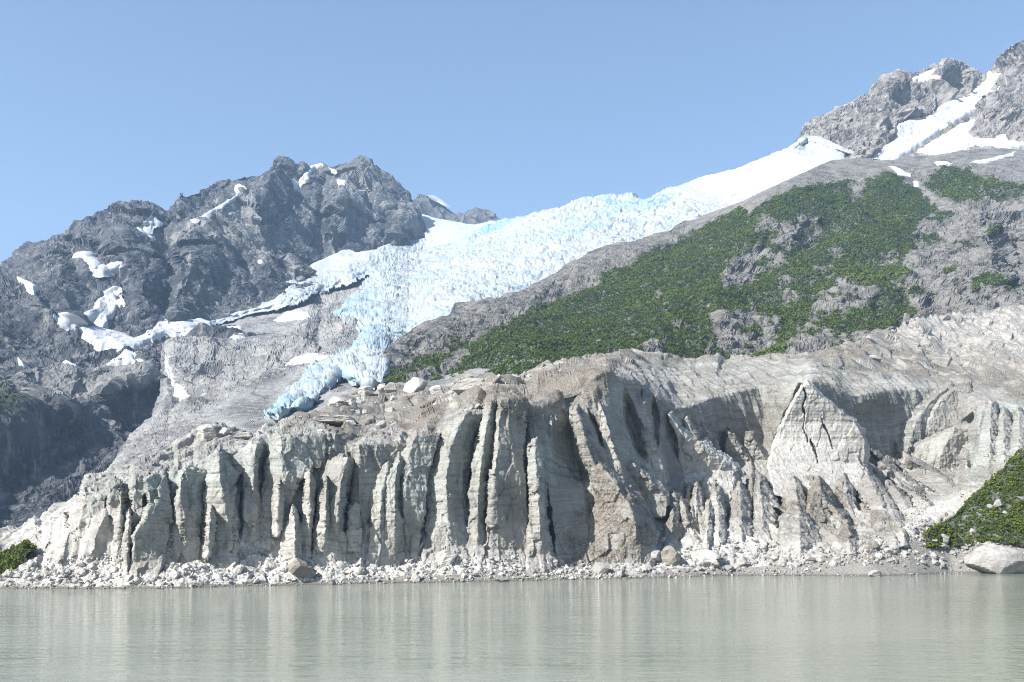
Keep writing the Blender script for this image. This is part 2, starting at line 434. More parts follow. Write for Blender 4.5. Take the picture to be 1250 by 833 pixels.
# ================================================================== the big dark mountain
M_TOP = [(-190,420),(-120,385),(-60,352),(-20,335),(0,325),(10,318),(16,306),(22,303),(30,296),(36,294),(45,297),(58,298),(66,296),(75,290),(84,283),(95,271),(103,268),(106,266),(112,263),(122,258),(132,252),(140,247),(150,245),(160,246),(172,244),(185,246),(197,252),(204,256),(208,250),(214,243),(221,234),(226,238),(236,236),(246,232),(254,229),(262,224),(272,221),(280,218),(288,219),(296,214),(306,213),(316,213),(324,208),(331,204),(336,196),(342,193.5),(350,193),(356,197),(360,204),(365,200),(371,198),(377,203),(386,201),(392,197),(397,200),(402,205),(408,204),(415,200),(422,197),(430,196),(436,193),(440,191),(446,193),(453,199),(462,203),(470,209),(479,217),(488,226),(495,232),(499,240),(505,250),(511,261),(517,272),(522,284),(526,300),(534,312),(570,330)]
M_CTRL = [(-190,420,1000),(0,325,1330),(60,297,1400),(120,258,1500),(165,244,1580),(222,234,1680),(285,217,1850),(345,193,2050),(395,200,2100),(440,191,2120),(490,230,2080),(525,300,1980),(500,301,1930),(450,312,1800),(405,312,1720),(375,345,1480),(300,380,1240),(260,393,1160),(205,405,1060),(150,408,1010),(100,410,960),
          (0,360,1040),(50,365,1060),(60,430,860),(20,460,760),(90,445,820),(150,440,860),(190,450,850),(215,470,820),(40,495,640),(80,500,680),(0,500,600),(150,480,760),(150,530,640),(180,500,720),(100,560,580),(0,580,500),(60,600,480),(0,640,430),(120,600,470),(60,660,400),(-190,640,330),(-190,500,560),(250,480,700),(300,440,900),(570,340,1900),(300,300,1540),(220,330,1330),(430,260,1930),(150,330,1290),(100,340,1180),(350,280,1730)]
L = Land(-190, 560, M_TOP, [(-190,700),(0,680),(100,640),(170,590),(230,520),(300,470),(400,400),(460,345),(530,320),(560,335)], M_CTRL, .85, back=16, back_run=.22)
for pts, a, wl, wr in [
    ([(306,229),(285,243),(262,258),(240,273),(222,288),(207,303)], 62, 16, 75), ([(207,303),(210,325),(206,350),(210,375),(218,398)], 45, 12, 45),
    ([(160,275),(150,295),(148,315),(165,322),(174,345),(168,375),(176,395)], 50, 22, 34), ([(140,292),(137,312)], 30, 10, 14),
    ([(222,236),(216,255),(212,275)], 38, 12, 22), ([(345,195),(330,215),(322,235),(318,255),(327,268)], 55, 18, 32), ([(372,199),(366,215),(372,230)], 25, 8, 14),
    ([(392,198),(404,220),(408,245),(402,265),(398,292)], 45, 10, 36), ([(440,192),(428,212),(418,232),(412,250)], 40, 18, 30), ([(440,192),(458,215),(470,240),(480,262)], 30, 30, 40),
    ([(497,245),(486,275),(480,305)], 34, 12, 28), ([(350,303),(362,322),(374,342)], 34, 20, 16), ([(300,235),(318,270),(330,300),(322,340)], 34, 30, 40),
    ([(40,295),(52,330),(78,360),(98,402)], 45, 45, 40), ([(100,268),(96,300),(108,340)], 22, 14, 26), ([(180,250),(172,275)], 22, 12, 16), ([(270,300),(252,335),(246,365)], 26, 18, 26), ([(240,310),(226,345),(224,380)], 22, 12, 24)]:
    L.stroke(pts, a, wl, wr)
for pts, a, wl, wr in [
    ([(205,258),(209,290),(205,310),(212,338),(205,352),(203,388)], 65, 20, 10), ([(360,204),(365,225),(358,240),(348,262)], 38, 9, 12), ([(398,232),(396,262),(392,290),(386,312)], 45, 12, 9),
    ([(118,262),(116,300),(128,318)], 25, 18, 14), ([(330,258),(350,268),(362,290),(384,306)], 30, 12, 18), ([(292,318),(306,345),(314,366)], 26, 8, 10), ([(92,280),(88,320),(104,352),(120,364)], 35, 18, 20),
    ([(420,205),(448,235),(452,270),(440,300)], 16, 10, 14), ([(262,262),(272,290),(262,330),(280,370)], 18, 10, 14)]:
    L.stroke(pts, -a, wl, wr)
for pts, a, below, above in [([(-60,360),(0,352),(30,357),(62,366)], 40, 44, 14), ([(12,462),(50,444),(84,446),(106,452)], 45, 36, 26), ([(110,458),(140,446),(172,446),(188,458)], 45, 40, 16),
                      ([(-40,505),(20,500),(48,490),(66,494),(84,508)], 55, 80, 14), ([(90,498),(122,508),(150,518),(168,530)], 32, 50, 12), ([(112,486),(140,472),(170,462),(192,470)], 42, 46, 14), ([(125,320),(150,330),(165,338)], 20, 30, 10)]:
    L.stroke(pts, a, below, above, 1.2)
M = L
SNOWS = [
 ('left of the upper pair of bright patches high on the dark mountain', [(102,317),(115,317),(124,322),(127,327),(122,331),(112,328)]),
 ('bright wedge snow patch sitting in a notch high on the dark mountain', [(112,331),(124,327),(135,324),(152,323),(148,331),(134,336),(123,340),(115,336)]),
 ('broad ragged snowfield in a bowl above the long snow band', [(106,379),(116,376),(118,368),(124,363),(141,364),(144,370),(158,368),(157,373),(144,377),(141,388),(133,391),(135,398),(127,400),(118,396),(110,389)]),
 ('small snow patch near the left end of the mountain bench', [(20,339),(34,342),(48,350),(40,355),(28,351)]),
 ('thin snow tongue under the rounded left summit', [(177,272),(186,265),(188,275),(184,285),(179,282)]),
 ('slanting snow sliver below the rounded left summit', [(168,280),(173,281),(184,294),(180,294)]),
 ('long pale snow strip along the slanting rock ramp', [(235,268),(250,258),(275,244),(292,234),(296,235),(288,243),(266,256),(248,266),(236,273)]),
 ('branching snow couloir dropping between the two highest summits', [(357,231),(361,215),(359,202),(364,206),(366,219),(372,210),(380,201),(393,197),(398,200),(386,208),(377,218),(371,228),(360,236)]),
 ('snow streak on the left shoulder of the highest summit', [(398,204),(404,206),(412,214),(406,213)]),
 ('slanting snow sliver on the highest buttress', [(414,222),(420,224),(430,238),(426,238)]),
 ('little snow bow below the highest summit', [(434,233),(442,232),(450,231),(446,235),(438,237)]),
 ('small square snow patch on the shaded central wall', [(312,318),(318,316),(325,320),(322,325),(314,325)]),
 ('small snow patch on the wall under the couloir', [(354,264),(363,265),(364,273),(358,274)]),
 ('small snow patch in the deep gully left of the slab', [(195,344),(202,338),(208,342),(201,350)]),
 ('white snow wedge on the ledge beneath the long band', [(124,450),(138,442),(150,437),(165,438),(167,444),(173,449),(158,452),(146,451),(136,450)]),
 ('narrow snow strip on the lower dark shelf', [(70,437),(80,438),(100,445),(94,446),(76,442)]),
 ('small snow scrap at the left end of the dark shelf', [(17,434),(22,435),(28,442),(24,446),(17,441)]),
 ('thin snow sliver slanting above the dark shelf', [(8,414),(12,416),(18,422),(15,421)]),
 ('long snow band lying along the foot of the dark mountain', [(70,388),(80,393),(92,398),(96,404),(112,404),(128,403),(148,408),(165,412),(178,408),(188,402),(189,390),(194,386),(206,393),(216,396),(230,392),(246,391),(262,393),(258,402),(240,407),(215,413),(198,413),(182,420),(165,428),(140,431),(122,429),(112,421),(100,418),(95,410),(80,404),(71,398)]),
]
P = L.solid(); q = P/.72
sn = np.zeros(L.PX.shape, np.float32)
for _, poly in SNOWS: sn = np.maximum(sn, L.mask(poly, 3, 1.))
warp = 30*np.stack([perlin(*(np.moveaxis(q, -1, 0)/120.+k*9.1)) for k in range(2)], -1)
X, Y, Z = q[...,0]+warp[...,0], q[...,1], q[...,2]+warp[...,1]
big = ridged(X/230., Y/230., Z/420., 3, .45)-.75
med = ribs(X/75.+.5*Z/75., Y/75., Z/210., 3, .5)
fin = ribs(X/24.+.35*Z/24., Y/24., Z/60., 4, .55)
sm_ = ribs(X/30.-.8*Z/30., Y/30., Z/30.+.5*X/30., 3, .55)
g1, g2, gid, gac = worley(X/16.+.35*Z/16., Y/16., Z/26.)
cf = L.pad(.35+.65*sm((L.PY-L.PY[-1:])/34.))
f1, f2, cid, fac = worley(X/75.+.45*Z/75., Y/90., Z/130.)
h = 16*big*cf + 9*med*cf + 17*fac*cf*L.pad(.12+.88*np.maximum(sm((372-L.PY)/70.), .6*sm((L.PY-470)/50.))) + 4.5*fin + 2.2*sm_ + 1.4*gac
h = h - np.median(h)
h = h*(1-.6*L.pad(sn))
h = .72*h; NO = outward(L.N0, .35); L.P = P + NO*h[..., None]
veg = L.pad(L.mask([(-190,470),(-20,470),(24,476),(30,498),(0,510),(-190,520)], 10)) + .6*L.pad(L.mask([(0,566),(30,570),(36,584),(0,590)], 10))
tag(grid_mesh('mountain', L.P, MAT['peak'], smooth=False, attrs={'veg': veg, 'pale': L.pad(np.maximum.reduce([.8*L.mask([(304,232),(318,262),(336,300),(322,322),(290,300),(268,292),(252,268),(280,250)], 6), L.mask([(232,276),(262,260),(304,232),(296,244),(262,268),(236,284),(212,304),(208,300)], 2.5), .9*L.mask([(346,304),(356,306),(372,328),(376,342),(364,344),(352,322)], 4), .7*L.mask([(488,250),(500,246),(518,284),(520,298),(500,292),(486,276)], 5), .6*L.mask([(412,212),(440,200),(462,230),(440,262),(412,256)], 8), .8*L.mask([(248,288),(262,282),(262,294),(250,300)], 3), .7*L.mask([(20,452),(60,440),(120,448),(180,446),(200,470),(150,480),(60,500),(24,490)], 10)]))}), 'big dark jagged rock mountain with snow streaks', kind='structure')  # 'pale': lighter rock, also painting the sunlit look of slabs and hummocks
sh = .72*24*big*(1-.75*L.pad(sn))
for lab, poly in SNOWS:
    k = L.pad(L.mask(poly, 4.5, 1.6, 9.)); lift = -2.+5.8*k+1.2*fbm(X/16., Y/16., Z/16., 4)
    S = L.P0 + L.N0*lift[..., None] + NO*sh[..., None]
    tag(grid_mesh('snow_patch', S, MAT['snow'], fmask(k) > .12), lab, 'snow patch')
log('mountain')

# ================================================================== pale crags above the right shoulder
C_TOP = [(900,260),(940,200),(960,182),(968,178),(975,167),(980,156),(985,150),(992,145),(1000,142),(1010,139),(1019,139),(1023,135),(1028,136),(1033,130),(1038,128),(1048,121),(1050,118),(1055,116),(1068,104),(1078,96),(1086,93),(1092,90),(1097,88),(1108,88),(1116,89),(1128,86),(1140,82),(1150,80),(1153,74),(1160,73),(1172,75),(1180,79),(1188,83),(1194,86),(1200,89),(1206,87),(1211,83),(1216,72),(1222,65),(1228,60),(1234,55),(1242,51),(1250,48),(1270,40),(1300,46),(1340,60),(1400,52)]
L = Land(900, 1400, C_TOP, [(900,290),(1000,240),(1400,240)], [(900,280,1560),(985,195,1610),(1000,230,1590),(1030,200,1500),(1100,200,1420),(1250,200,1370),(1400,220,1370),(985,150,1650),(1048,121,1670),(1100,88,1720),(1160,73,1760),(1205,90,1760),(1250,48,1640),(1320,60,1640),(1400,52,1640),(1060,190,1470),(1130,150,1600),(1190,120,1690),(1215,140,1560),(1240,150,1500),(1175,165,1500)], .7, back=12)
for pts, a, wl, wr in [([(1020,140),(1010,165),(1005,190)], 24, 14, 22), ([(1066,142),(1058,160),(1050,190)], 36, 24, 26), ([(1098,90),(1085,115),(1072,140)], 22, 18, 24), ([(1160,75),(1148,95),(1140,125),(1126,150)], 34, 26, 30), ([(1185,82),(1188,100),(1180,118)], 26, 12, 16), ([(1214,80),(1211,110),(1208,135),(1205,150)], 30, 8, 60), ([(1203,123),(1201,132),(1204,142)], 30, 5, 10), ([(1118,112),(1112,130),(1105,145)], 20, 14, 20)]:
    L.stroke(pts, a, wl, wr)
CSN = [
 ('broad white snow tongue between the two pale crags', [(1206,84),(1211,92),(1208,118),(1198,126),(1190,136),(1172,146),(1150,160),(1128,176),(1110,188),(1095,197),(1056,200),(1072,184),(1090,172),(1092,156),(1108,147),(1126,144),(1145,138),(1155,125),(1176,119),(1192,110),(1204,96)]),
 ('bright snow patch near the top of the pale left crag', [(1107,100),(1116,94),(1132,88),(1143,85),(1138,93),(1150,94),(1148,97),(1130,99),(1116,103)]),
 ('white snow apron below the right-hand crag', [(1118,186),(1146,168),(1172,152),(1192,142),(1194,150),(1182,163),(1190,170),(1212,170),(1228,164),(1232,172),(1262,177),(1290,180),(1290,192),(1252,181),(1230,186),(1212,180),(1190,178),(1172,186),(1140,190)])]
P = L.solid()
sn = np.zeros(L.PX.shape, np.float32)
for _, poly in CSN: sn = np.maximum(sn, L.mask(poly, 3, 1.))
X, Y, Z = P[...,0]/.75, P[...,1]/.75, P[...,2]/.75
f1, f2, cid, fac = worley(X/16., Y/16., Z/26.+.4*X/16.)
big = 20*(ridged(X/110., Y/110., Z/170., 3)-.8)
g1, g2, gid, gac = worley(X/7., Y/7., Z/11.)
cf = L.pad(.3+.7*sm((L.PY-L.PY[-1:])/26.)); big = big*cf
h = big + 8*cf*ribs(X/50.-.3*Z/50., Y/50., Z/110., 3) + 5.2*ribs(X/17.+.3*Z/17., Y/17., Z/36., 4, .6) + 2*fac + 1.2*gac
h = h-np.median(h)
scree = L.pad(L.mask([(1090,200),(1130,172),(1165,155),(1200,168),(1240,172),(1400,170),(1400,300),(1000,300)], 10))
h = h*(1-.8*L.pad(sn))*(1-.7*scree)
h = .75*h; NO = outward(L.N0, .4); L.P = P + NO*h[..., None]
tag(grid_mesh('crag', L.P, MAT['crag'], smooth=False, attrs={'veg': 0*h}), 'pale jagged crags rising from the right skyline', kind='structure')
for lab, poly in CSN:
    k = L.pad(L.mask(poly, 4, 1.6, 9.)); S = L.P0 + L.N0*(-1.6+5.2*k+1.3*fbm(X/12., Y/12., Z/12., 4))[..., None] + NO*(.75*big*(1-.8*L.pad(sn))*(1-.7*scree))[..., None]
    tag(grid_mesh('snow_patch', S, MAT['snow'], fmask(k) > .12), lab, 'snow patch')
log('crags')

# ================================================================== scoured bedrock under the icefall
V_CTRL = [(100,610,430),(160,560,420),(230,520,470),(300,530,395),(340,500,520),(210,475,690),(200,440,800),(300,440,820),(400,440,740),(450,472,500),(205,410,1060),(300,388,1210),(400,355,1430),(455,336,1500),(440,400,980),(250,480,640),(400,520,330),(480,500,330),(560,500,320),(600,480,330),(250,560,360),(480,420,900),(480,340,1500),(600,400,900),(330,470,640),(360,410,1000)]
V_POLY = [(60,660),(125,586),(150,551),(165,531),(188,508),(199,480),(200,440),(204,408),(260,399),(300,389),(345,378),(400,357),(440,341),(462,331),(480,345),(520,400),(640,480),(640,640),(80,700)]
L = Land(80, 620, [(80,560),(130,490),(205,392),(300,376),(345,364),(400,345),(460,320),(500,345),(560,420),(620,470)],
         [(80,660),(150,620),(250,590),(330,560),(420,540),(620,510)], V_CTRL, .85, back=8, back_run=.15)
for pts, a, wl, wr in [([(262,414),(244,440),(228,468)], 26, 40, 30), ([(334,424),(326,446),(318,462)], 22, 26, 12), ([(386,362),(376,392),(372,418)], 26, 30, 14), ([(455,338),(440,355),(425,372)], 14, 12, 18), ([(300,392),(290,410),(280,430)], 14, 18, 18), ([(420,392),(412,410),(398,430)], 16, 14, 14), ([(216,500),(240,488),(290,470),(340,455)], 10, 24, 10)]:
    L.stroke(pts, a, wl, wr)
for pts, a, wl, wr in [([(243,425),(240,445),(225,460)], 14, 6, 6), ([(392,368),(394,392),(388,412),(391,435)], 26, 7, 6), ([(288,435),(288,458)], 12, 6, 4), ([(203,420),(202,445),(212,470),(222,490),(200,510)], 18, 10, 10)]:
    L.stroke(pts, -a, wl, wr)
vsd = sdist(L.PX+2.*perlin(L.PX/9., L.PY/9., 0), L.PY+2.*perlin(L.PX/9., L.PY/9., 5.), V_POLY)
L.D += 10*(1-sm(vsd/6.))
VSN = [
 ('small snow scrap in the gully beside the scoured domes', [(201,420),(206,424),(205,440),(212,462),(224,472),(232,482),(222,488),(213,484),(211,470),(202,450)]),
 ('white snow patch on the bedrock between the ice branches', [(332,392),(346,384),(362,378),(376,380),(382,386),(362,388),(346,394)]),
 ('pointed snow patch beside the lower blue ice tongue', [(346,449),(362,441),(374,432),(386,430),(392,436),(412,434),(400,442),(374,447)]),
 ('thin dirty snow streak on the domes below the long band', [(268,404),(280,400),(296,398),(300,410),(286,412)])]
P = L.solid(); X, Y, Z = P[...,0]/.78, P[...,1]/.78, P[...,2]/.78
dome = L.pad(L.mask([(205,412),(260,408),(340,420),(390,360),(440,345),(450,385),(440,410),(400,435),(320,462),(250,495),(225,500),(205,460)], 10))
rough = .16+.84*dome
f1, f2, cid, fac = worley(X/13., Y/13., Z/9.+.5*X/13.)
g1, g2, gid, gac = worley(X/6., Y/6., Z/5.+.4*X/6.)
h = rough*(9*(ridged(X/80., Y/80., Z/80., 3, .4)-.7)+1.8*ribs((X*.6+Z)/26., Y/26., (Z-X*.5)/12., 4, .5)+2*fac+.8*gac)
h = h-np.median(h) + .25*(fbm(X/5., Y/5., Z/5., 3))
moraine = L.pad(L.mask([(140,545),(190,510),(230,490),(262,500),(240,540),(180,590),(120,600)], 8))
f1, f2, cid, fac = worley(X/4., Y/4., Z/4.)
h = .78*(h + moraine*(2.6*(1-f1)*cid-.6))
L.P = P + outward(L.N0,.6)*h[..., None]; VAL = L
tag(grid_mesh('rocky_slope', L.P, MAT['bed'], fmask(L.pad(vsd)) > -4, smooth=False, attrs={'veg': 0*h}), 'bare ice-scoured bedrock below the blue icefall', kind='structure')
for lab, poly in VSN:
    k = L.pad(L.mask(poly, 3.5, 1.6, 9.)); S = L.P0 + L.N0*(-2.2+4.*k+.6*h+fbm(X/10., Y/10., Z/10., 4))[..., None]
    tag(grid_mesh('snow_patch', S, MAT['snow'], fmask(k) > .12), lab, 'snow patch')
log('bedrock')

# ================================================================== the icefall
IF_POLY = [(520,297),(513,280),(505,258),(515,258),(540,266),(580,273),(610,268),(640,265),(660,257),(690,248),(715,242),(745,241),(790,241),(815,230),(850,215),(905,202),(930,190),(965,178),(985,181),(1003,173),(1020,179),(1034,185),(1042,206),(960,232),(930,246),(880,266),(850,277),(815,297),(780,304),(740,312),(720,321),(690,337),(660,352),(640,366),(600,375),(570,385),(545,392),(520,404),(495,417),(480,432),(470,470),(450,474),(433,467),(416,458),(401,474),(386,491),(366,500),(346,509),(324,506),(348,481),(384,456),(412,437),(432,425),(446,408),(435,393),(410,387),(425,372),(440,358),(459,337),(450,333),(430,345),(400,353),(370,367),(340,374),(300,384),(262,397),(225,406),(203,410),(199,400),(230,395),(262,390),(300,377),(345,358),(371,345),(377,330),(383,316),(390,309),(415,308),(440,311),(475,303),(500,298)]
I_CTRL = [(330,505,405),(360,490,428),(346,481,455),(400,462,540),(450,468,450),(450,440,600),(480,420,800),(600,370,900),(545,385,840),(720,315,1150),(660,345,1020),(850,270,1320),(780,300,1230),(960,226,1420),(1040,200,1450),(985,165,1580),(965,180,1500),(1000,178,1510),(1030,188,1470),(930,192,1525),(850,216,1650),(745,243,1620),(690,250,1640),(640,267,1750),(580,275,2050),(530,265,2150),(515,258,2200),(520,298,1900),(600,310,1420),(700,280,1420),(520,340,1300),(450,335,1470),(440,312,1690),(400,350,1442),(375,345,1460),(300,384,1216),(262,396,1132),(205,408,1030),(430,425,770),(460,380,1050),(840,240,1480),(560,290,1850),(410,390,1000),(390,310,1720),(420,330,1560)]
L = Land(195, 1075, [(195,395),(230,392),(262,387),(300,374),(345,354),(380,322),(420,306),(470,293),(490,280),(516,262),(540,268),(560,271),(580,275),(610,271),(632,268),(640,268),(652,262),(664,258),(676,254),(690,250),(700,247),(712,243.5),(722,242.5),(745,243.5),(770,243),(790,243.5),(805,236),(815,232),(830,226),(850,218),(880,213),(905,205),(930,193),(950,185),(965,180),(985,166),(1000,170),(1075,196)],
         [(195,418),(300,400),(322,520),(470,520),(500,430),(640,385),(860,290),(1075,230)], I_CTRL, .8, back=12, back_run=.25, back_drop=.5)
for pts, a, wl, wr in [([(452,312),(440,330),(455,345),(430,352)], -10, 14, 10), ([(480,318),(470,330),(450,340),(420,352)], 14, 12, 10), ([(700,250),(560,330),(470,400)], 10, 60, 40)]:
    L.stroke(pts, a, wl, wr)
sd = sdist(L.PX+2.2*perlin(L.PX/9., L.PY/9., 0), L.PY+2.2*perlin(L.PX/9., L.PY/9., 5.), IF_POLY)
skyline = sm((L.PY-L.PY[-1:]-3)/5.)
edge = np.where((L.PY-L.PY[-1:] < 5) & (L.PX > 516), np.maximum(sd, 4), sd)
L.D += 16*(1-sm(edge/5.))
P = L.solid(); X, Y, Z = P[...,0]/.78, P[...,1]/.78, P[...,2]/.78
w = 7*perlin(X/40., Y/40., Z/40.)
f1, f2, cid, fac = worley((X+w)/13., Y/17., (Z+w)/9.)
g1, g2, gid, gac = worley((X-w)/5.5, Y/7., (Z+w)/4.5)
smooth_snow = L.pad(np.clip(L.mask([(508,250),(590,270),(560,300),(525,300)], 10)+L.mask([(370,350),(372,300),(470,300),(440,318),(410,330)], 8)+L.mask([(800,225),(1070,150),(1070,240),(930,236),(860,250)], 26)+L.mask([(195,390),(300,370),(340,355),(345,380),(200,412)], 12), 0, 1))
sr = 1-.93*smooth_snow
h = sr*(4.5*ribs((X*.4+Z)/38., Y/60., (Z-X*.3)/60., 3, .5)+2.6*(cid-.5)+1.3*np.minimum(f2-f1, .3)/.3+2.*fac + 1.6*(gid-.5)+.7*np.minimum(g2-g1, .3)/.3+1.1*gac) + (1-.5*smooth_snow)*6*fbm(X/70., Y/90., Z/60., 3)
h = .78*h
L.P = P + L.N0*h[..., None]
blue = L.pad(np.clip(1-smooth_snow*.85, 0, 1))
keep = fmask(L.pad(sd.astype(np.float32) + np.where(L.PX > 516, 60., 0)*(1-sm((L.PY-L.PY[-1:])/6.))))
tag(grid_mesh('icefall', L.P, MAT['icefall'], keep > -3, {'blue': blue}), 'long blue-white crevassed icefall pouring down between the mountains', 'glacier')
ICE = L
log('icefall')

# ================================================================== green hillside on the right
H_TOP = [(425,500),(440,478),(452,458),(462,440),(470,432),(482,416),(492,409),(505,399),(520,393),(538,386),(548,383),(556,372),(565,368),(580,366),(596,364),(604,366),(615,360),(632,356),(640,353),(655,345),(680,331),(692,322),(705,318),(720,308),(730,303),(745,299),(765,296),(782,291),(800,286),(815,283),(825,275),(836,268),(850,266),(862,262),(880,255),(905,246),(930,234),(960,220),(985,209),(1000,202),(1015,196),(1040,194),(1060,194),(1075,196),(1090,196),(1105,193),(1120,191),(1140,190),(1160,187),(1180,184),(1200,182),(1225,182),(1250,184),(1300,190),(1400,180)]
H_CTRL = [(425,500,500),(440,480,490),(455,455,540),(500,405,690),(600,364,860),(720,310,1080),(860,262,1260),(1000,200,1330),(1080,196,1340),(1250,184,1360),(1400,180,1360),(600,480,390),(500,490,430),(560,440,560),(680,400,680),(750,440,400),(760,370,750),(880,440,430),(860,340,820),(930,300,960),(920,250,1120),(1000,430,450),(1000,350,720),(1000,260,1020),(1050,230,1150),(1100,400,500),(1110,330,770),(1120,270,980),(1150,230,1130),(1190,390,560),(1250,390,560),(1190,250,1000),(1250,240,1030),(1225,330,770),(1400,390,600),(1400,250,1050),(640,470,350),(1100,470,420),(1250,450,470)]
L = Land(420, 1400, H_TOP, [(420,520),(600,500),(750,470),(1000,460),(1150,430),(1400,420)], H_CTRL, .9, back=10, back_run=.2)
for pts, a, wl, wr in [([(1010,200),(975,228),(935,270),(905,305),(880,345),(868,395)], 46, 70, 40), ([(1092,214),(1072,236),(1056,252)], 30, 30, 26), ([(990,258),(968,270),(975,290)], 20, 16, 14),
                       ([(905,310),(890,325),(880,345)], 16, 12, 16), ([(950,355),(972,352),(985,365)], 10, 10, 10), ([(1010,350),(1048,338),(1078,352)], 26, 30, 16), ([(868,392),(905,382),(945,388),(955,400)], 20, 40, 12),
                       ([(1216,262),(1205,290),(1212,320),(1230,350)], 42, 46, 22), ([(1150,300),(1170,285),(1200,270)], 18, 20, 12), ([(1120,350),(1150,335),(1180,340)], 14, 24, 10), ([(1010,392),(1050,396),(1095,392)], 22, 30, 10),
                       ([(548,383),(562,380),(596,366)], 14, 14, 6), ([(480,420),(520,398),(545,388)], 14, 16, 6), ([(600,420),(580,440),(560,460)], 8, 16, 16)]:
    L.stroke(pts, a, wl, wr)
for pts, a, wl, wr in [([(1035,262),(1008,280),(990,302),(965,322)], 34, 26, 16), ([(1060,378),(1100,372),(1108,390),(1095,402)], 30, 26, 20), ([(1238,290),(1240,330),(1250,360)], 34, 24, 30), ([(1108,213),(1128,238),(1148,258),(1125,280),(1118,300)], 10, 12, 12), ([(1100,310),(1120,340),(1150,372)], 12, 10, 10), ([(575,405),(590,408),(568,420)], 12, 9, 9), ([(925,312),(935,300),(940,285)], 10, 8, 8), ([(700,330),(690,350),(682,368)], 8, 6, 6)]:
    L.stroke(pts, -a, wl, wr)
VEG = [(445,480),(463,462),(490,450),(520,437),(560,428),(590,412),(620,394),(650,379),(690,363),(720,351),(745,336),(775,322),(790,309),(820,297),(850,284),(868,272),(880,264),(905,254),(912,262),(930,250),(950,241),(965,233),(990,229),(1015,226),(1040,225),(1062,222),(1085,214),(1100,220),(1112,230),(1135,243),(1142,256),(1122,270),(1112,285),(1118,300),(1098,318),(1108,335),(1098,345),(1118,378),(1112,400),(1000,450),(750,470),(600,490),(480,500)]
VEG2 = [(1128,226),(1136,214),(1152,204),(1180,208),(1200,216),(1232,222),(1262,226),(1300,230),(1300,246),(1250,238),(1218,240),(1196,248),(1178,246),(1160,240),(1140,232)]
BARE = [[(876,338),(882,325),(895,315),(905,308),(920,303),(938,300),(942,316),(958,312),(964,318),(945,330),(928,338),(912,346),(906,353),(880,351)],
        [(918,286),(927,262),(940,268),(955,272),(968,268),(978,258),(992,258),(990,272),(984,288),(965,292),(952,282)], [(950,285),(985,290),(1002,275),(1000,300),(960,308),(942,302)],
        [(866,392),(885,383),(902,379),(926,385),(946,388),(956,396),(949,408),(946,420),(936,433),(900,438),(858,432),(868,412)], [(946,366),(955,357),(970,352),(976,362),(961,373)],
        [(986,392),(998,362),(1020,344),(1036,338),(1052,350),(1078,355),(1062,372),(1040,380),(1016,386)], [(960,420),(990,398),(1015,404),(1040,410),(1072,402),(1110,388),(1116,404),(1060,440),(990,446),(956,440)],
        [(990,328),(1018,322),(1016,330),(996,337)], [(1012,310),(1028,306),(1030,316),(1014,318)], [(1055,322),(1085,312),(1098,318),(1080,330),(1058,332)], [(540,448),(560,434),(582,432),(556,462),(540,470)], [(480,482),(520,452),(536,452),(520,480)],
        [(1040,212),(1060,210),(1055,238),(1044,246),(1036,230)], [(950,340),(972,336),(966,346),(952,350)], [(800,360),(812,356),(808,366)], [(780,432),(800,424),(812,430),(800,440)], [(1085,340),(1120,342),(1124,352),(1090,356)]]
px, py = L.PX, L.PY
veg = np.maximum(L.mask(VEG, 5, 5., 10.), L.mask(VEG2, 4, 4., 9.))
for b in BARE: veg = veg*(1-L.mask(b, 5.5, 8., 11.))
tufts = [(1205,345,22,9),(1120,360,12,5),(1190,352,9,5),(1145,268,16,4),(1135,292,20,4),(1155,262,14,4),(1232,350,16,8),(1180,300,16,3),(1230,245,20,5),(1160,330,12,3),(600,418,14,6),(640,392,10,4),(560,420,20,5),(1215,282,10,8),(1100,372,14,8),(920,402,20,3),(905,420,18,3),(930,335,14,3),(930,318,8,5),(1030,362,20,3),(1010,372,12,3),(1040,420,30,5),(990,412,16,4)]
for cx, cy, rx, ry in tufts:
    e = 1-np.hypot((px-cx)/rx, (py-cy)/ry); veg = np.maximum(veg, sm(e*2+.8*perlin(px/7., py/5., cx*.1)))
P = L.solid(); X, Y, Z = P[...,0]/.78, P[...,1]/.78, P[...,2]/.78
gap = fbm(X/24., Y/24., Z/24., 3)
veg = L.pad(veg); veg = np.clip(veg*(1.15-.8*sm((gap-.55)/.3)), 0, 1)
scree = L.pad(np.clip(L.mask([(840,275),(905,240),(1000,192),(1100,190),(1130,200),(1090,212),(1040,222),(965,230),(905,252),(850,284)], 5)+L.mask([(1080,195),(1110,213),(1130,230),(1175,250),(1160,262),(1140,266),(1125,275),(1112,286),(1105,275),(1135,260),(1138,245),(1110,228)], 4)+L.mask([(1100,190),(1400,180),(1400,225),(1230,222),(1170,206),(1130,212)], 6), 0, 1))
f1, f2, cid, fac = worley(X/11., Y/11., Z/8.+.45*X/11.)
g1, g2, gid, gac = worley(X/3.4, Y/3.4, Z/3.4)
rock = (1-.8*scree)
k1, k2, kid, kac = worley(X/5., Y/5., Z/3.5+.4*X/5.)
h = rock*(8*(ridged(X/70., Y/70., Z/55., 3, .4)-.7)+3.6*ribs((X*.5+Z)/24., Y/24., (Z-X*.5)/11., 4, .5)+2.6*fac+1.0*kac+.4*fbm(X/3., Y/3., Z/3., 2)) + scree*(1.5*(1-g1)*gid+2*fbm(X/30., Y/30., Z/30., 3))
h = .78*(h-np.median(h))*(1-.3*veg)*L.pad(.3+.7*sm((L.PY-L.PY[-1:])/30.))
L.P = P + outward(L.N0,.5)*h[..., None]; HILL = L
tag(grid_mesh('hillside', L.P, MAT['hill'], smooth=False, attrs={'veg': veg}), 'steep rocky hillside half covered in green shrubs', kind='structure')
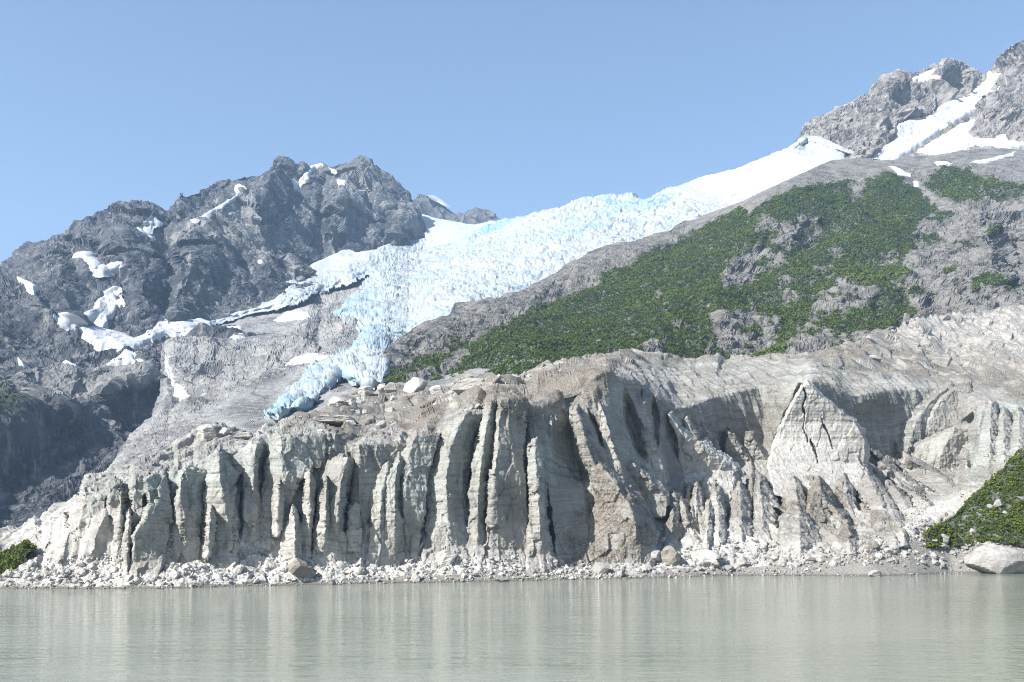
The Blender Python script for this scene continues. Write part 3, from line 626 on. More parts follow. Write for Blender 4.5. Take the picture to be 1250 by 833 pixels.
HSN = [('narrow snow streak in the gravel gully at the top of the green hill', [(1084,203),(1092,203),(1104,209),(1113,213),(1112,216),(1098,213)]), ('small snow lump in the gravel gully below the streak', [(1115,222),(1122,222),(1122,228),(1116,228)]),
       ('flat snow patch on the moraine beneath the right crag', [(1140,198),(1152,197),(1164,200),(1158,202),(1144,201)]), ('thin snow band crossing the moraine near the right edge', [(1183,197),(1204,194),(1224,190),(1240,184),(1238,190),(1218,195),(1196,199)])]
for lab, poly in HSN:
    k = L.pad(L.mask(poly, 2.5, 1., 9.)); S = L.P0 + L.N0*(-1.8+3.4*k+.6*h+.7*fbm(X/8., Y/8., Z/8., 3))[..., None]
    tag(grid_mesh('snow_patch', S, MAT['snow'], fmask(k) > .15), lab, 'snow patch')
HVEG = veg
log('hill')

# ------------------------------------------------------------------ leaf clumps
def shrubs(name, P, N, dens, mat, size, ncl, nleaf, seed, label, cat, tone_scale=40., lean=.3):
    """many small leafy bushes scattered over a slope, as one mass of leaves"""
    r = np.random.default_rng(seed)
    p00, p10, p01, p11 = P[:-1,:-1], P[:-1,1:], P[1:,:-1], P[1:,1:]
    area = .5*np.linalg.norm(np.cross(p11-p00, p01-p10), axis=-1)*dens
    cum = np.cumsum(area.ravel()); f = np.searchsorted(cum, r.random(ncl)*cum[-1]); f = np.clip(f, 0, len(cum)-1)
    i, j = np.unravel_index(f, area.shape); u, v = r.random(ncl)[:, None], r.random(ncl)[:, None]
    c = (p00[i,j]*(1-u)+p10[i,j]*u)*(1-v)+(p01[i,j]*(1-u)+p11[i,j]*u)*v
    t = fbm(c[:,0]/tone_scale, c[:,1]/tone_scale, c[:,2]/tone_scale, 4)
    sz = size[0]+(size[1]-size[0])*r.random(ncl)**2
    sz = sz*(1+.5*np.clip(t, -1, 1))
    # leaves on a squashed dome
    d = r.normal(size=(ncl, nleaf, 3)); d[..., 2] = np.abs(d[..., 2])*.9; d /= np.linalg.norm(d, axis=-1)[..., None]
    rad = (.55+.5*r.random((ncl, nleaf, 1)))*sz[:, None, None]
    ctr = c[:, None] + d*rad*np.array([1,1,1.0]) + np.array([0,0,-.15])*sz[:, None, None]
    nrm = d + .55*r.normal(size=d.shape); nrm /= np.linalg.norm(nrm, axis=-1)[..., None]
    a = np.cross(nrm, r.normal(size=d.shape)); a /= np.linalg.norm(a, axis=-1)[..., None]; b = np.cross(nrm, a)
    ls = sz[:, None, None]*(.22+.24*r.random((ncl, nleaf, 1)))
    V = np.stack([ctr-a*ls, ctr-b*ls*.7, ctr+a*ls, ctr+b*ls*.7], 2).reshape(-1, 3)
    Q = np.arange(len(V)).reshape(-1, 4)
    sh = np.clip(.45+.45*t+.35*(r.random(ncl)-.5), 0, 1)
    sh = np.repeat(np.clip(sh[:, None]+.3*(r.random((ncl, nleaf))-.5), 0, 1).ravel(), 4)
    return tag(raw_mesh(name, V, Q, mat, {'shade': sh}, False), label, cat, kind='stuff')
dens = fmask(np.where(HVEG > .12, HVEG**1.3, 0)); dens[HILL.nr-1:] = 0
# even out by picture size: the far upper slope has fewer, larger clumps
Dm = fmask(HILL.pad(HILL.D)); ok = HILL.pad(((HILL.PX > 425) & (HILL.PX < 1390)).astype(np.float32))
shrubs('shrub_thicket', HILL.P, HILL.N0, dens*fmask(ok), MAT['leaf'], (.6, 2.1), 62000, 19, 11, 'dense green alder thicket over the right hillside', 'shrubs')
log('shrubs')

# ================================================================== dirty glacier front
NSH = 37
G_TOP = [(-260,690),(-100,668),(0,646),(25,640),(34,634),(42,628),(50,632),(60,621),(74,613),(88,609),(97,604),(103,590),(107,581),(116,578),(130,577),(142,574),(152,571),(160,565),(164,562),(172,560),(180,555),(196,549),(212,546),(217,539),(226,536),(236,535),(242,527),(252,519),(262,517),(266,520),(272,520),(280,519),(290,523),(300,527),(312,527),(322,521),(332,518),(345,514),(354,511),(364,508),(378,508),(392,503),(406,492),(420,486),(436,480),(455,477),(470,478),(482,472),(495,470),(515,468),(532,470),(548,467),(560,461),(576,460),(592,462),(608,462),(620,459),(632,459),(640,458),(648,452),(656,446),(668,443),(682,440),(700,437),(720,434),(742,431),(752,429),(765,428),(785,429),(800,431),(815,434),(830,435),(850,437),(862,434),(876,433),(886,438),(900,435),(920,434),(940,433),(960,431),(985,429),(1004,427),(1015,423),(1030,421),(1050,413),(1070,409),(1090,404),(1100,397),(1110,392),(1122,388),(1136,385),(1150,384),(1165,382),(1180,382),(1200,380),(1220,377),(1238,374),(1250,373),(1300,366),(1500,345)]
G_CTRL = [(p, shore_row(p), shore_dist(p)) for p in (-260,-100,0,60,120,200,260,320,400,460,520,600,660,720,800,860,930,1000,1060,1120,1180,1250,1350,1480)] + \
 [(p, shore_row(p)+9, shore_dist(p)*.985) for p in (-260,0,120,260,400,520,660,800,930,1060,1180,1350,1480)] + \
 [(-260,700,185),(-100,690,172),(-100,668,235),(-260,690,240),(20,690,162),(100,690,154),(200,682,157),(300,690,161),(400,690,167),(500,694,178),(600,690,197),(700,690,204),(780,680,214),(850,672,224),(930,662,234),(1000,662,243),(1080,655,256),(1150,650,280),(1250,640,296),
  (0,660,200),(50,660,186),(100,630,172),(170,620,167),(250,620,166),(350,620,173),(450,620,181),(550,600,197),(650,580,207),(720,590,215),(800,600,232),(900,580,246),(985,560,260),(1060,590,272),(1150,605,292),(1230,580,302),(1350,560,300),
  (0,646,240),(60,621,222),(110,582,187),(180,570,181),(260,560,177),(330,530,185),(400,530,189),(440,550,187),(500,535,196),(570,495,207),(640,500,215),(700,490,219),(760,480,233),(820,500,264),(870,520,286),(935,540,302),(1050,540,316),(1120,540,342),(1200,520,330),(1300,500,320),
  (150,572,204),(210,547,226),(262,517,240),(330,519,228),(365,508,232),(420,520,216),(480,500,236),(540,485,250),(500,470,300),(436,481,310),(392,503,270),(600,463,255),(690,450,240),(740,444,242),(765,429,300),(720,435,290),(860,436,330),(860,480,306),(648,453,290),(930,480,322),(960,440,352),(1000,450,322),(1010,500,318),(1060,470,345),(1080,520,345),(1150,470,372),(1140,500,362),(1100,420,400),(1100,398,470),(1250,470,375),(1250,374,540),(1150,385,480),(1050,425,415),(1050,413,450),(1250,430,435),(950,433,378),(1500,345,560),(1400,450,400)]
G_CTRL = [(x, y, d if i < NSH else d*nearer(x)) for i, (x, y, d) in enumerate(G_CTRL)]
L = Land(-260, 1480, G_TOP, [(p, shore_row(p)+9) for p in range(-260, 1481, 20)], G_CTRL, .72, back=10, back_run=.12, back_drop=.6, far=False, k=.82)
PROF = np.array([ # column, foot row, setback, mid row, setback, brink row, setback, crest setback (m behind the waterline)
 (-260,700,6,690,12,682,22,60),(0,690,6,675,14,662,24,40),(60,690,5,660,10,637,18,40),(100,688,5,640,9,614,15,36),(150,690,5,630,8,582,14,24),(200,684,6,630,9,577,14,40),(260,682,6,620,10,556,15,50),(330,676,7,610,11,535,16,45),(400,684,6,610,10,526,16,75),(440,688,6,610,10,546,14,95),(500,690,8,600,12,533,17,110),
 (550,666,9,590,13,508,19,110),(600,668,9,580,13,484,19,70),(650,676,9,580,13,490,20,90),(700,690,9,590,16,472,26,110),(740,690,8,590,18,448,30,130),(790,682,10,600,26,470,44,150),(830,668,14,584,46,498,58,160),(880,650,14,566,74,482,84,160),(930,660,12,562,88,470,98,160),(975,662,12,560,84,466,92,155),(990,662,12,562,64,462,72,155),(1040,660,14,580,82,482,95,170),
 (1100,645,14,576,104,474,116,200),(1150,625,14,574,108,474,122,230),(1200,605,16,570,60,488,92,260),(1250,600,18,560,44,500,80,280),(1480,590,20,560,50,500,90,300)], float)
def base_depth(L):
    c = [np.interp(L.xs, PROF[:,0], PROF[:,i]) for i in range(1, 8)]; ds = shore_dist(L.xs); D = np.empty_like(L.D)
    for j in range(len(L.xs)):
        t = L.PY[-1, j]; b = min(c[4][j], c[2][j]-4); b = max(b, t+3)
        D[:, j] = np.interp(-L.PY[:, j], [-L.PY[0,j], -shore_row(L.xs[j]), -c[0][j], -max(c[2][j], b+2), -b, -t], [ds[j]*.985, ds[j], ds[j]+c[1][j], ds[j]+c[3][j], ds[j]+c[5][j], ds[j]+c[6][j]])
    w = int(9/.72); k = np.hanning(2*w+3)[1:-1]; k /= k.sum()
    D = np.apply_along_axis(lambda r: np.convolve(np.pad(r, w, 'edge'), k, 'valid'), 1, D)
    w = 5; k = np.hanning(2*w+3)[1:-1]; k /= k.sum()
    return np.apply_along_axis(lambda r: np.convolve(np.pad(r, w, 'edge'), k, 'valid'), 0, D)
L.D = base_depth(L); BASE = L.D.copy()
log('front grid', L.D.shape)
R = [  # crest strokes: (height, reach left, reach right, line)
 (5,13,26,[(106,583),(100,605),(94,640)]), (5,6,9,[(147,598),(143,640),(142,680)]), (4,9,7,[(158,622),(153,650),(150,690)]), (4,7,20,[(162,568),(161,607)]), (4,9,6,[(192,597),(188,620),(188,645)]),
 (6,13,32,[(222,575),(220,600),(218,640),(219,678)]), (9,24,27,[(267,546),(266,575),(270,610),(276,645),(280,680)]), (3,8,8,[(258,620),(254,650)]), (7,15,8,[(318,530),(310,555),(308,600),(306,640)]), (6,24,42,[(342,518),(340,550),(345,590),(340,620)]),
 (3.5,7,8,[(341,587),(338,600),(333,625)]), (6,13,9,[(358,615),(352,650),(348,690)]), (4,10,10,[(376,578),(370,610),(360,660)]), (4.5,10,9,[(398,580),(392,605),(386,640)]), (7,30,12,[(425,560),(414,585),(410,615),(408,650)]), (3.5,12,8,[(405,562),(396,590),(388,630)]),
 (6,15,22,[(472,565),(460,590),(456,620),(455,660)]), (6,9,32,[(437,545),(437,575),(432,600)]), (5,13,8,[(490,556),(474,575),(465,595),(462,640)]), (10,32,34,[(575,492),(560,522),(550,548),(545,580),(543,615)]), (3.5,6,9,[(531,560),(528,590)]),
 (7,9,22,[(600,485),(591,515),(585,545),(577,580),(574,610)]), (6,7,36,[(612,490),(609,530),(606,570),(600,600),(597,640)]), (4,20,16,[(652,560),(655,600),(660,650)]), (10,18,26,[(700,500),(711,535),(722,570),(734,595),(740,625)]), (6,9,20,[(734,490),(741,520),(748,545),(760,570)]),
 (6,13,15,[(785,478),(787,510),(795,545),(808,575)]), (11,42,15,[(722,570),(740,580),(762,595),(776,612),(787,636),(784,662),(772,682)]), (7,16,9,[(770,566),(790,585),(812,600),(815,615)]), (6,8,11,[(822,602),(818,630),(815,660)]), (4,6,6,[(808,628),(806,650)]), (5,7,6,[(820,560),(832,575),(833,600)]),
 (5,6,6,[(836,511),(842,525),(852,540)]), (6,7,5,[(855,518),(862,530),(876,548)]), (6,8,8,[(891,528),(898,540),(912,556)]), (5,7,8,[(914,530),(922,545),(935,560)]), (5,6,8,[(873,600),(876,620),(880,638)]), (4,6,6,[(865,615),(864,640)]), (4,6,6,[(850,590),(852,612)]), (5,8,8,[(900,585),(905,605),(912,625)]), (5,8,9,[(925,575),(935,590),(940,610)]),
 (6,8,16,[(1160,470),(1135,488),(1120,508),(1112,530)]), (7,8,22,[(1182,470),(1152,482),(1135,505),(1128,540)]), (5,10,14,[(1195,480),(1175,490),(1172,530)]), (10,9,11,[(1207,490),(1203,520),(1195,560),(1190,590)]), (8,7,9,[(1225,500),(1222,530),(1220,570)]), (8,8,8,[(1241,500),(1240,560)]),
 (9,15,10,[(1033,548),(1052,575),(1068,605),(1083,640)]), (8,14,8,[(1078,568),(1098,582),(1122,598)]), (7,10,8,[(1112,563),(1140,578),(1166,597)]), (7,10,10,[(1053,575),(1078,605),(1095,635),(1100,648)]), (7,7,9,[(1178,565),(1182,580),(1202,590)]), (8,32,42,[(995,575),(975,600),(950,630)]), (7,12,14,[(1033,640),(1036,667)]),
 (9,55,60,[(890,452),(870,480),(848,512)]), (5,5,12,[(993,440),(985,468)]), (5,20,20,[(760,440),(800,446),(850,458)]), (5,8,8,[(1000,560),(1020,580),(1040,620)]), (5,8,8,[(1005,590),(1020,615),(1032,640)]), (4,8,10,[(520,655),(505,680),(495,700)]), (4,10,10,[(60,650),(45,680),(30,700)]), (5,10,12,[(90,620),(80,660),(70,690)]), (4,8,8,[(75,690),(78,705)]),
 (5,10,10,[(128,625),(120,650),(110,680)]), (4,8,8,[(440,680),(437,700)]), (4,9,9,[(1128,560),(1118,575),(1128,590)]), (4,10,10,[(232,690),(215,700)]), (5,10,14,[(835,605),(838,640)]),
 (2.5,5,5,[(628,500),(626,540),(624,600),(622,650)]),(2.5,6,5,[(562,560),(560,600),(556,650)]),(2.5,5,5,[(672,505),(676,540)]),(2.5,5,7,[(420,640),(418,680)]),(2.5,5,7,[(395,650),(392,690)])]
G = [  # cracks, slots and hollows: (depth, reach left, reach right, line)
 (5,5,5,[(324,545),(318,580),(316,640)]), (4,7,5,[(396,590),(387,620),(380,642)]), (5,6,6,[(433,570),(421,600),(417,625)]), (6,8,7,[(449,592),(446,615),(454,642)]), (5,7,5,[(521,590),(512,625),(503,660),(500,682)]), (4,4,4,[(546,570),(544,600),(545,640)]), (7,9,6,[(587,498),(580,540),(573,580),(570,605)]),
 (7,9,5,[(605,508),(602,550),(595,590),(590,604)]), (9,4.5,4,[(641,518),(639,545),(643,580),(646,614)]), (3,3,3,[(593,560),(590,590),(588,618)]), (3,3,3,[(628,610),(632,636)]), (3,3,3,[(638,640),(643,668)]), (3,3,3,[(652,648),(660,674)]), (3,3,3,[(570,640),(580,668)]), (14,30,20,[(690,508),(700,550),(714,602)]), (10,7,8,[(664,575),(663,615),(670,650),(676,676)]),
 (6,5,5,[(719,500),(727,522),(738,548)]), (13,8,13,[(763,478),(768,510),(777,540),(789,576)]), (11,8,8,[(798,486),(797,525),(800,554)]), (6,6,6,[(738,638),(733,658),(737,682)]), (6,6,7,[(744,652),(748,674)]), (5,4,4,[(845,520),(858,545),(872,558)]), (5,4,5,[(864,528),(880,548),(890,560)]), (5,4,4,[(889,523),(888,540)]), (6,5,6,[(884,560),(880,585),(888,610)]), (6,6,6,[(858,590),(862,610)]),
 (4,2.6,2.6,[(977,470),(981,488),(979,500),(982,524)]), (2.5,2,2,[(991,480),(997,498)]), (5,3,4.5,[(1002,512),(1007,528),(1014,542)]), (5,4,4,[(990,530),(996,547)]), (5,4,4,[(982,545),(991,564)]), (3,3,3,[(963,520),(955,546)]), (15,50,70,[(1040,492),(1058,545),(1080,588)]), (5,5,5,[(1166,503),(1163,522)]), (7,6,6,[(1139,518),(1136,548)]), (10,11,12,[(1190,503),(1178,530),(1186,550)]), (6,5,5,[(1092,538),(1094,568)]),
 (9,9,8,[(1010,568),(1022,588),(1036,606)]), (7,6,7,[(1060,563),(1068,580),(1076,600)]), (8,6,9,[(1072,600),(1090,625),(1104,650)]), (7,6,7,[(1138,588),(1172,600)]), (5,5,5,[(996,646),(1006,658)]), (7,5,6,[(985,448),(975,475),(965,500),(950,532),(944,552)]), (6,5,4,[(883,438),(879,458)]), (6,20,14,[(786,468),(800,486)]), (7,8,8,[(958,575),(968,590)]), (5,5,5,[(935,585),(945,600)]), (6,6,8,[(1050,620),(1060,640)]),
 (4,5,4,[(160,640),(158,680)]), (4,4,4,[(208,590),(211,640),(209,680)]), (5,4,4,[(246,610),(243,650),(240,680)]), (5,5,4,[(291,580),(280,600)]), (5,6,6,[(300,590),(296,620),(292,660)]), (4,4,4,[(366,625),(368,670)]), (4,4,4,[(82,625),(82,640)]), (5,5,5,[(176,685),(170,710)]), (6,9,9,[(362,696),(392,704)]), (3,3,3,[(455,668),(468,690)])]
PL = [ # standing slabs and towers: (height, bevel, slant, outline)
 (5,5,4,[(131,590),(139,584),(147,589),(148,616),(139,620),(131,614)]), (6,9,6,[(176,582),(186,577),(200,580),(210,608),(212,640),(206,670),(192,684),(180,692),(168,712),(160,700),(158,670),(164,650),(178,640),(182,616)]), (6,9,5,[(213,600),(220,576),(236,573),(251,579),(251,602),(247,640),(240,676),(218,682),(212,650)]),
 (6,10,-2,[(267,546),(252,584),(247,612),(244,660),(262,690),(284,680),(282,640),(286,600),(294,578)]), (4,5,3,[(425,625),(432,612),(441,615),(442,640),(436,650),(424,646)]), (7,11,4,[(487,560),(500,540),(507,530),(531,529),(537,533),(529,556),(520,592),(514,640),(500,652),(490,622),(485,590)]), (5,7,2,[(643,543),(655,536),(664,527),(668,505),(690,500),(702,512),(704,540),(700,580),(670,602),(650,602),(645,580)]),
 (10,7,-12,[(838,586),(826,531),(815,505),(822,507),(836,527),(850,541),(862,538),(872,552),(888,560),(900,574),(890,602),(860,602),(842,600)]),
 (17,10,-14,[(984,466),(1005,487),(1015,494),(1026,504),(1042,514),(1051,525),(1054,534),(1046,546),(1035,546),(1000,562),(975,562),(946,552),(942,548),(954,520),(964,500),(976,478)]),
 (11,10,-4,[(1118,545),(1130,538),(1150,530),(1165,525),(1178,535),(1186,556),(1175,571),(1150,573),(1125,563)]), (5,6,-4,[(955,632),(972,618),(994,642),(990,662),(960,668)]), (5,8,-3,[(432,548),(446,534),(470,526),(487,526),(504,533),(498,560),(480,585),(455,575),(436,570)])]
for a, wl, wr, pts in R: L.stroke(pts, a*.4, wl, wr, 1.0, .12, True)
for a, wl, wr, pts in G: L.stroke(pts, -a*.75, wl, wr, .9, .25, True)
px, py = L.PX, L.PY
shore = shore_row(px)
DEB = [(-260,740),(-260,694),(0,690),(20,688),(60,690),(120,684),(150,690),(180,690),(215,688),(250,682),(280,668),(300,662),(330,660),(350,678),(400,680),(430,690),(470,692),(500,690),(540,662),(570,662),(600,668),(640,672),(700,692),(740,690),(780,682),(800,668),(850,650),(880,640),(930,660),(960,665),(1000,660),(1050,660),(1100,645),(1140,615),(1180,595),(1230,575),(1300,560),(1480,540),(1480,740)]
deb = L.mask(DEB, 5, 4.)
BEACH = [(-260,730),(-260,716),(0,716.5),(150,716),(300,713),(400,709.5),(480,704.5),(560,703),(620,698),(680,690),(730,689),(790,692),(850,697),(900,693),(960,690),(1010,684),(1060,676),(1110,660),(1135,650),(1180,648),(1250,655),(1480,650),(1480,730)]
beach = L.mask(BEACH, 2, 1.5, 9)
TOPS = [(360,505),(440,478),(560,458),(640,455),(700,437),(760,428),(850,435),(900,434),(1000,427),(1090,403),(1250,372),(1480,345),(1480,470),(1250,490),(1200,470),(1150,466),(1090,458),(1040,462),(1000,446),(985,440),(930,438),(880,440),(770,450),(755,444),(738,446),(735,470),(700,495),(640,505),(605,492),(590,500),(575,490),(540,505),(505,528),(470,522),(440,538),(400,525),(350,520)]
top = L.mask(TOPS, 8, 5.)
cliff = np.clip(1-deb-.85*top, 0, 1)
P = L.solid()
deb, beach, top, cliff = map(L.pad, (deb, beach, top, cliff))
X, Y, Z = P[...,0]/.82, P[...,1]/.82, P[...,2]/.82
wx = X+2.2*perlin(X/9., Y/9., Z/9.)+.12*Z
left = sm((560-L.pad(px))/160.)
fl = ridged(wx/5.5, Y/16., Z/38., 4, .55)-.8
fl2 = ridged(wx/2.1+7, Y/6., Z/13., 3, .55)-.75
str_ = perlin(X/45., Y/45., Z/.85+3*perlin(X/30., Y/30., Z/20.)) + .6*perlin(X/20., Y/20., Z/.38)
f1, f2, cid, fac = worley(X/3.4, Y/3.4, Z/5.+.3*X/3.4)
g1, g2, gid, gac = worley(X/1.7, Y/1.7, Z/1.5)
k1, k2, kid, kac = worley(X/4.2, Y/4.2, Z/3.4)
rugged = L.pad(L.mask([(816,505),(945,560),(1000,570),(1050,545),(1190,560),(1160,605),(1060,660),(920,665),(840,650),(800,600)], 14))
def pleat(lam, seed, lean):        # upright fins: a long face rising to the right, then a short drop
    ph = (X+lean*Z+1.6*perlin(X/11.+seed, Y/11., Z/26.))/lam + .5*perlin(X/30., Y/30., seed)
    c = np.floor(ph); f = ph-c
    hgt = np.clip(.55+1.1*perlin(c*1.7+seed, 0*f, Z/13.+c*3.1), 0, 1.3)
    return hgt*np.where(f < .7, f/.7, (1-f)/.3)
m1, m2, mid, mac = worley((wx+.25*Z)/4.6, Y/6., Z/15.)
h = cliff*(1-.8*rugged)*(1.7*pleat(6.8, 2.3, .10)+.75*pleat(2.9, 7.7, .14)+.2*pleat(1.1, 4.1, .1)-.9)
h = h + cliff*(.03*str_+.35*mac+.3*fac*(1+.8*left)+.16*gac*(1+rugged)+.14*fbm(X/1.6, Y/1.6, Z/2.2, 3))
east = sm((L.pad(px)-930)/90.)
h = h + cliff*rugged*((1-east)*(2.4*pleat(5.2, 5.5, .30)+1.1*pleat(2.3, 9.1, .2))+east*(2.6*pleat(6.0, 3.7, .85)+1.2*pleat(2.5, 6.6, .95))-1.6+.45*kac+.5*ribs(X/3., Y/3., Z/5., 3))
t1, t2, tid, tac = worley(X/8., Y/11., Z/6.)
h = h + top*(2.2*fbm(X/15., Y/18., Z/9., 3)+1.5*(tid-.4)+1.2*tac+.1*fbm(X/2., Y/2., Z/2., 3))
h = h + (deb*(1-beach))*(1.2*(1-k1)*(.3+kid)+.6*kac+.8*(1-g1)*gid+.25*fbm(X/1., Y/1., Z/1., 3)-.6)
h = .82*(h + beach*(.10*fbm(X/3., Y/3., Z/3., 3)))
L.P = P + L.N0*h[..., None]; FRONT = L
pxp, pyp = L.pad(px), L.pad(py)
def paint(items):
    a = 0
    for v, soft, poly in items: a = np.maximum(a, v*L.pad(L.mask(poly, soft, 6., 12.)))
    return np.clip(a, 0, 1)
dirt_shade = paint([(.9,8,[(940,640),(958,606),(985,576),(1000,566),(1020,580),(1050,640),(1040,660),(1000,655),(990,640),(975,620)]),(.75,10,[(560,490),(600,476),(650,462),(720,448),(752,446),(745,470),(735,490),(700,505),(670,508),(640,520),(600,500)]),(.8,12,[(690,660),(715,610),(735,580),(770,600),(800,640),(790,690),(690,692)]),(.6,10,[(702,510),(725,530),(745,580),(735,610),(715,580)]),(.55,8,[(1040,600),(1075,620),(1100,650),(1060,660)]),(.6,6,[(345,512),(380,505),(430,512),(440,530),(420,545),(390,520),(350,522)]),(.55,7,[(480,500),(520,495),(550,500),(530,530),(490,525)]),(.5,12,[(800,620),(830,590),(850,640),(820,665)]),(.55,8,[(158,690),(190,680),(170,712),(155,705)]),(.4,20,[(1000,430),(1110,440),(1180,470),(1250,480),(1250,430),(1150,420)]),(.38,14,[(770,470),(850,450),(960,445),(970,480),(945,545),(880,540),(830,500),(800,540)]),(.42,14,[(1000,455),(1060,475),(1160,472),(1110,510),(1120,560),(1070,560),(1050,520),(1010,485)]),(.5,8,[(840,560),(880,545),(870,520),(790,470),(775,470),(800,500),(830,520)])])  # brown grit, plus grey painted on both back walls to deepen their shade
dirt_shade0 = dirt_shade; dirt_shade = dirt_shade + .15*cliff
dirt_shade = np.clip(dirt_shade, 0, 1)*(1-.6*deb*(1-dirt_shade0))
blue = np.clip(paint([(1,10,[(100,590),(160,565),(260,545),(345,525),(400,520),(400,560),(300,590),(200,620),(110,620)]),(.7,12,[(430,560),(540,530),(560,560),(540,640),(500,640),(440,600)]),(.7,25,[(760,440),(1000,440),(1160,470),(1120,560),(1000,470),(950,540),(820,500)]),(1,6,[(1190,500),(1250,490),(1250,560),(1180,580)]),(.8,10,[(640,540),(700,505),(720,590),(650,600)]),(.7,8,[(550,515),(600,500),(600,600),(540,620)])]), 0, 1)
white = np.clip(deb*(1-beach)*(.75-.35*sm((pxp-700)/120.)) + paint([(.8,10,[(0,650),(60,625),(110,600),(160,640),(150,700),(20,700)]),(.7,14,[(1090,400),(1260,370),(1260,460),(1180,450),(1110,430)]),(.6,18,[(60,640),(200,640),(330,615),(480,640),(480,700),(60,705)]),(.55,10,[(470,690),(540,640),(640,640),(680,680),(600,700)]),(.75,6,[(980,470),(1048,520),(1045,545),(960,560)])]), 0, 1)
white = white*(1-.9*np.clip(dirt_shade0*1.2, 0, 1))
wall = paint([(1,14,[(740,440),(860,436),(960,436),(1000,446),(1060,470),(1160,470),(1125,560),(1060,570),(1000,480),(975,480),(945,548),(880,550),(800,500)]),(.7,12,[(640,540),(705,505),(740,600),(650,620)]),(.35,20,[(480,480),(640,480),(640,660),(480,660)])])
attrs = {'bands': wall, 'dirt_shade': dirt_shade, 'blue': blue, 'white': white, 'top': np.clip(top+.35*(1-cliff)*(1-deb), 0, 1)*.8, 'layer': np.clip(cliff+.35*top, 0, 1)*(1-.6*rugged)}
fx, fy = fmask(pxp), fmask(pyp); fb = fmask(beach) > .5
root = bpy.data.objects.new('glacier_front', None); COL.objects.link(root); root.location = (0, 160, 0)
tag(root, 'dirty grey layered glacier snout ending in tall fluted ice cliffs at the shore', 'glacier')
root_inv = root.location
taken = fb.copy()
def part(name, poly, label=None):
    global taken
    m = (sdist(fx, fy, poly) > 0) & ~taken; m[L.nr-1:] = False
    taken |= m
    o = grid_mesh(name, L.P-np.array([0,160.,0]), MAT['ice'], m, attrs, True, root)
    if label: o['label'] = label
def cell(px, py):       # grid position of a picture position on the front
    j = np.clip(np.round((px-L.xs[0])/.72).astype(int), 0, len(L.xs)-1)
    yb, yt = L.PY[0, j], L.PY[-1, j]; i = np.clip(np.round((yb-py)/(yb-yt)*(L.nr-1)).astype(int), 0, L.nr-1); return i, j
def serac(name, poly, crest, gl, gr, stand=2.2, upright=.3, label=None, rough=1., cracks=()):
    """a standing fin or tower of ice: two faces meeting on a sharp crest line, its foot sunk in the front"""
    poly = np.array(poly, float); low = poly[:,1] > poly[:,1].max()-.16*np.ptp(poly[:,1]); yb = poly[:,1].max(); poly[low, 1] += 12
    crest = np.asarray(crest, float); crest = crest[np.argsort(crest[:,1])]
    x0, y0 = poly.min(0)-3; x1, y1 = poly.max(0)+3; y1 += 4; st = .62
    gx, gy = np.meshgrid(np.arange(x0, x1+st, st), np.arange(y1, y0-st, -st))
    cx = poly[:,0].mean()
    pc = np.clip(gy, L.PY[-1][np.clip(np.searchsorted(L.xs, cx), 0, len(L.xs)-1)]+2, None)
    bd = BASE[cell(np.full(gy.shape, cx), pc)]; foot = BASE[cell(np.array([cx]), np.array([yb-1]))][0]
    slope = (BASE[cell(np.array([cx+8.]), np.array([yb-4]))][0]-BASE[cell(np.array([cx-8.]), np.array([yb-4]))][0])/16.
    D = bd*(1-upright)+foot*upright + np.clip(slope, -.05, .12)*(gx-cx)
    w = 1.6*perlin(gx/7., gy/11., cx*.13)+.7*perlin(gx/2.7, gy/3.5, cx*.31); w2 = 1.2*perlin(gx/6., gy/8., cx*.17+9)
    sd = sdist(gx+w, gy+w2, poly)
    xc = np.interp(gy, crest[:,1], crest[:,0])+1.5*perlin(gy/9., cx*.2, 0*gy)+.8*perlin(gy/3.3, cx*.2, 0*gy)
    Hh = yb-poly[:,1].min(); r = 1-(.85 if Hh > 95 else .3)*sm((gy-(yb-.55*Hh))/(.5*Hh))
    D = D + r*(-stand + gl*np.maximum(xc-gx, 0) + gr*np.maximum(gx-xc, 0) + 5.*(1-np.clip((sd+1.5)/2.8, 0, 1))**1.3) + .8*sm((gy-yb+16)/20.)
    for c in cracks:
        dd, _, run = seg_dist(gx+w, gy, c); D = D + 3.*np.clip(1-dd/(.5+1.3*np.sin(np.pi*np.clip(run,.02,.98))*np.clip(.8+perlin(gx/5., gy/8., cx), .3, 1.6)), 0, 1)
    P = place(gx, gy, D); N = normals(P)
    if N[..., 1].mean() > 0: N = -N
    X, Y, Z = P[...,0], P[...,1], P[...,2]
    q1, q2, qi, qa = worley(X/2.9, Y/3., Z/5.2); q1, q2, qi, qb = worley(X/1.1+7, Y/1.2, Z/1.5)
    ph = X/1.5+.12*Z/1.5+.8*perlin(X/4., Y/4., Z/9.); f = ph-np.floor(ph)
    h = rough*(.6*qa + .22*qb + .12*np.where(f < .7, f/.7, (1-f)/.3)*np.clip(.5+perlin(X/3., Y/3., Z/5.), 0, 1) + .13*fbm(X/1.1, Y/1.1, Z/1.7, 4) + .03*perlin(X/9., Y/9., Z/.5))
    P = P + N*h[..., None]
    ci = cell(gx, gy); at = {k: np.asarray(v)[ci] for k, v in attrs.items()}
    at['layer'] = 0*gx+1.; at['top'] = 0*gx+.25; at['white'] = np.minimum(at['white'], .35+.65*sm((gy-yb+20)/20))
    if name == 'ice_pinnacle': at['dirt_shade'] = at['dirt_shade']*.15; at['white'] = 0*gx+.8; at['layer'] = 0*gx+.15  # pinnacles painted cleaner and whiter to strengthen their sunlit look
    k = fmask(sd) > -2.2
    o = grid_mesh(name, P-np.array([0,160.,0]), MAT['ice'], k, at, True, root)
    if label: o['label'] = label
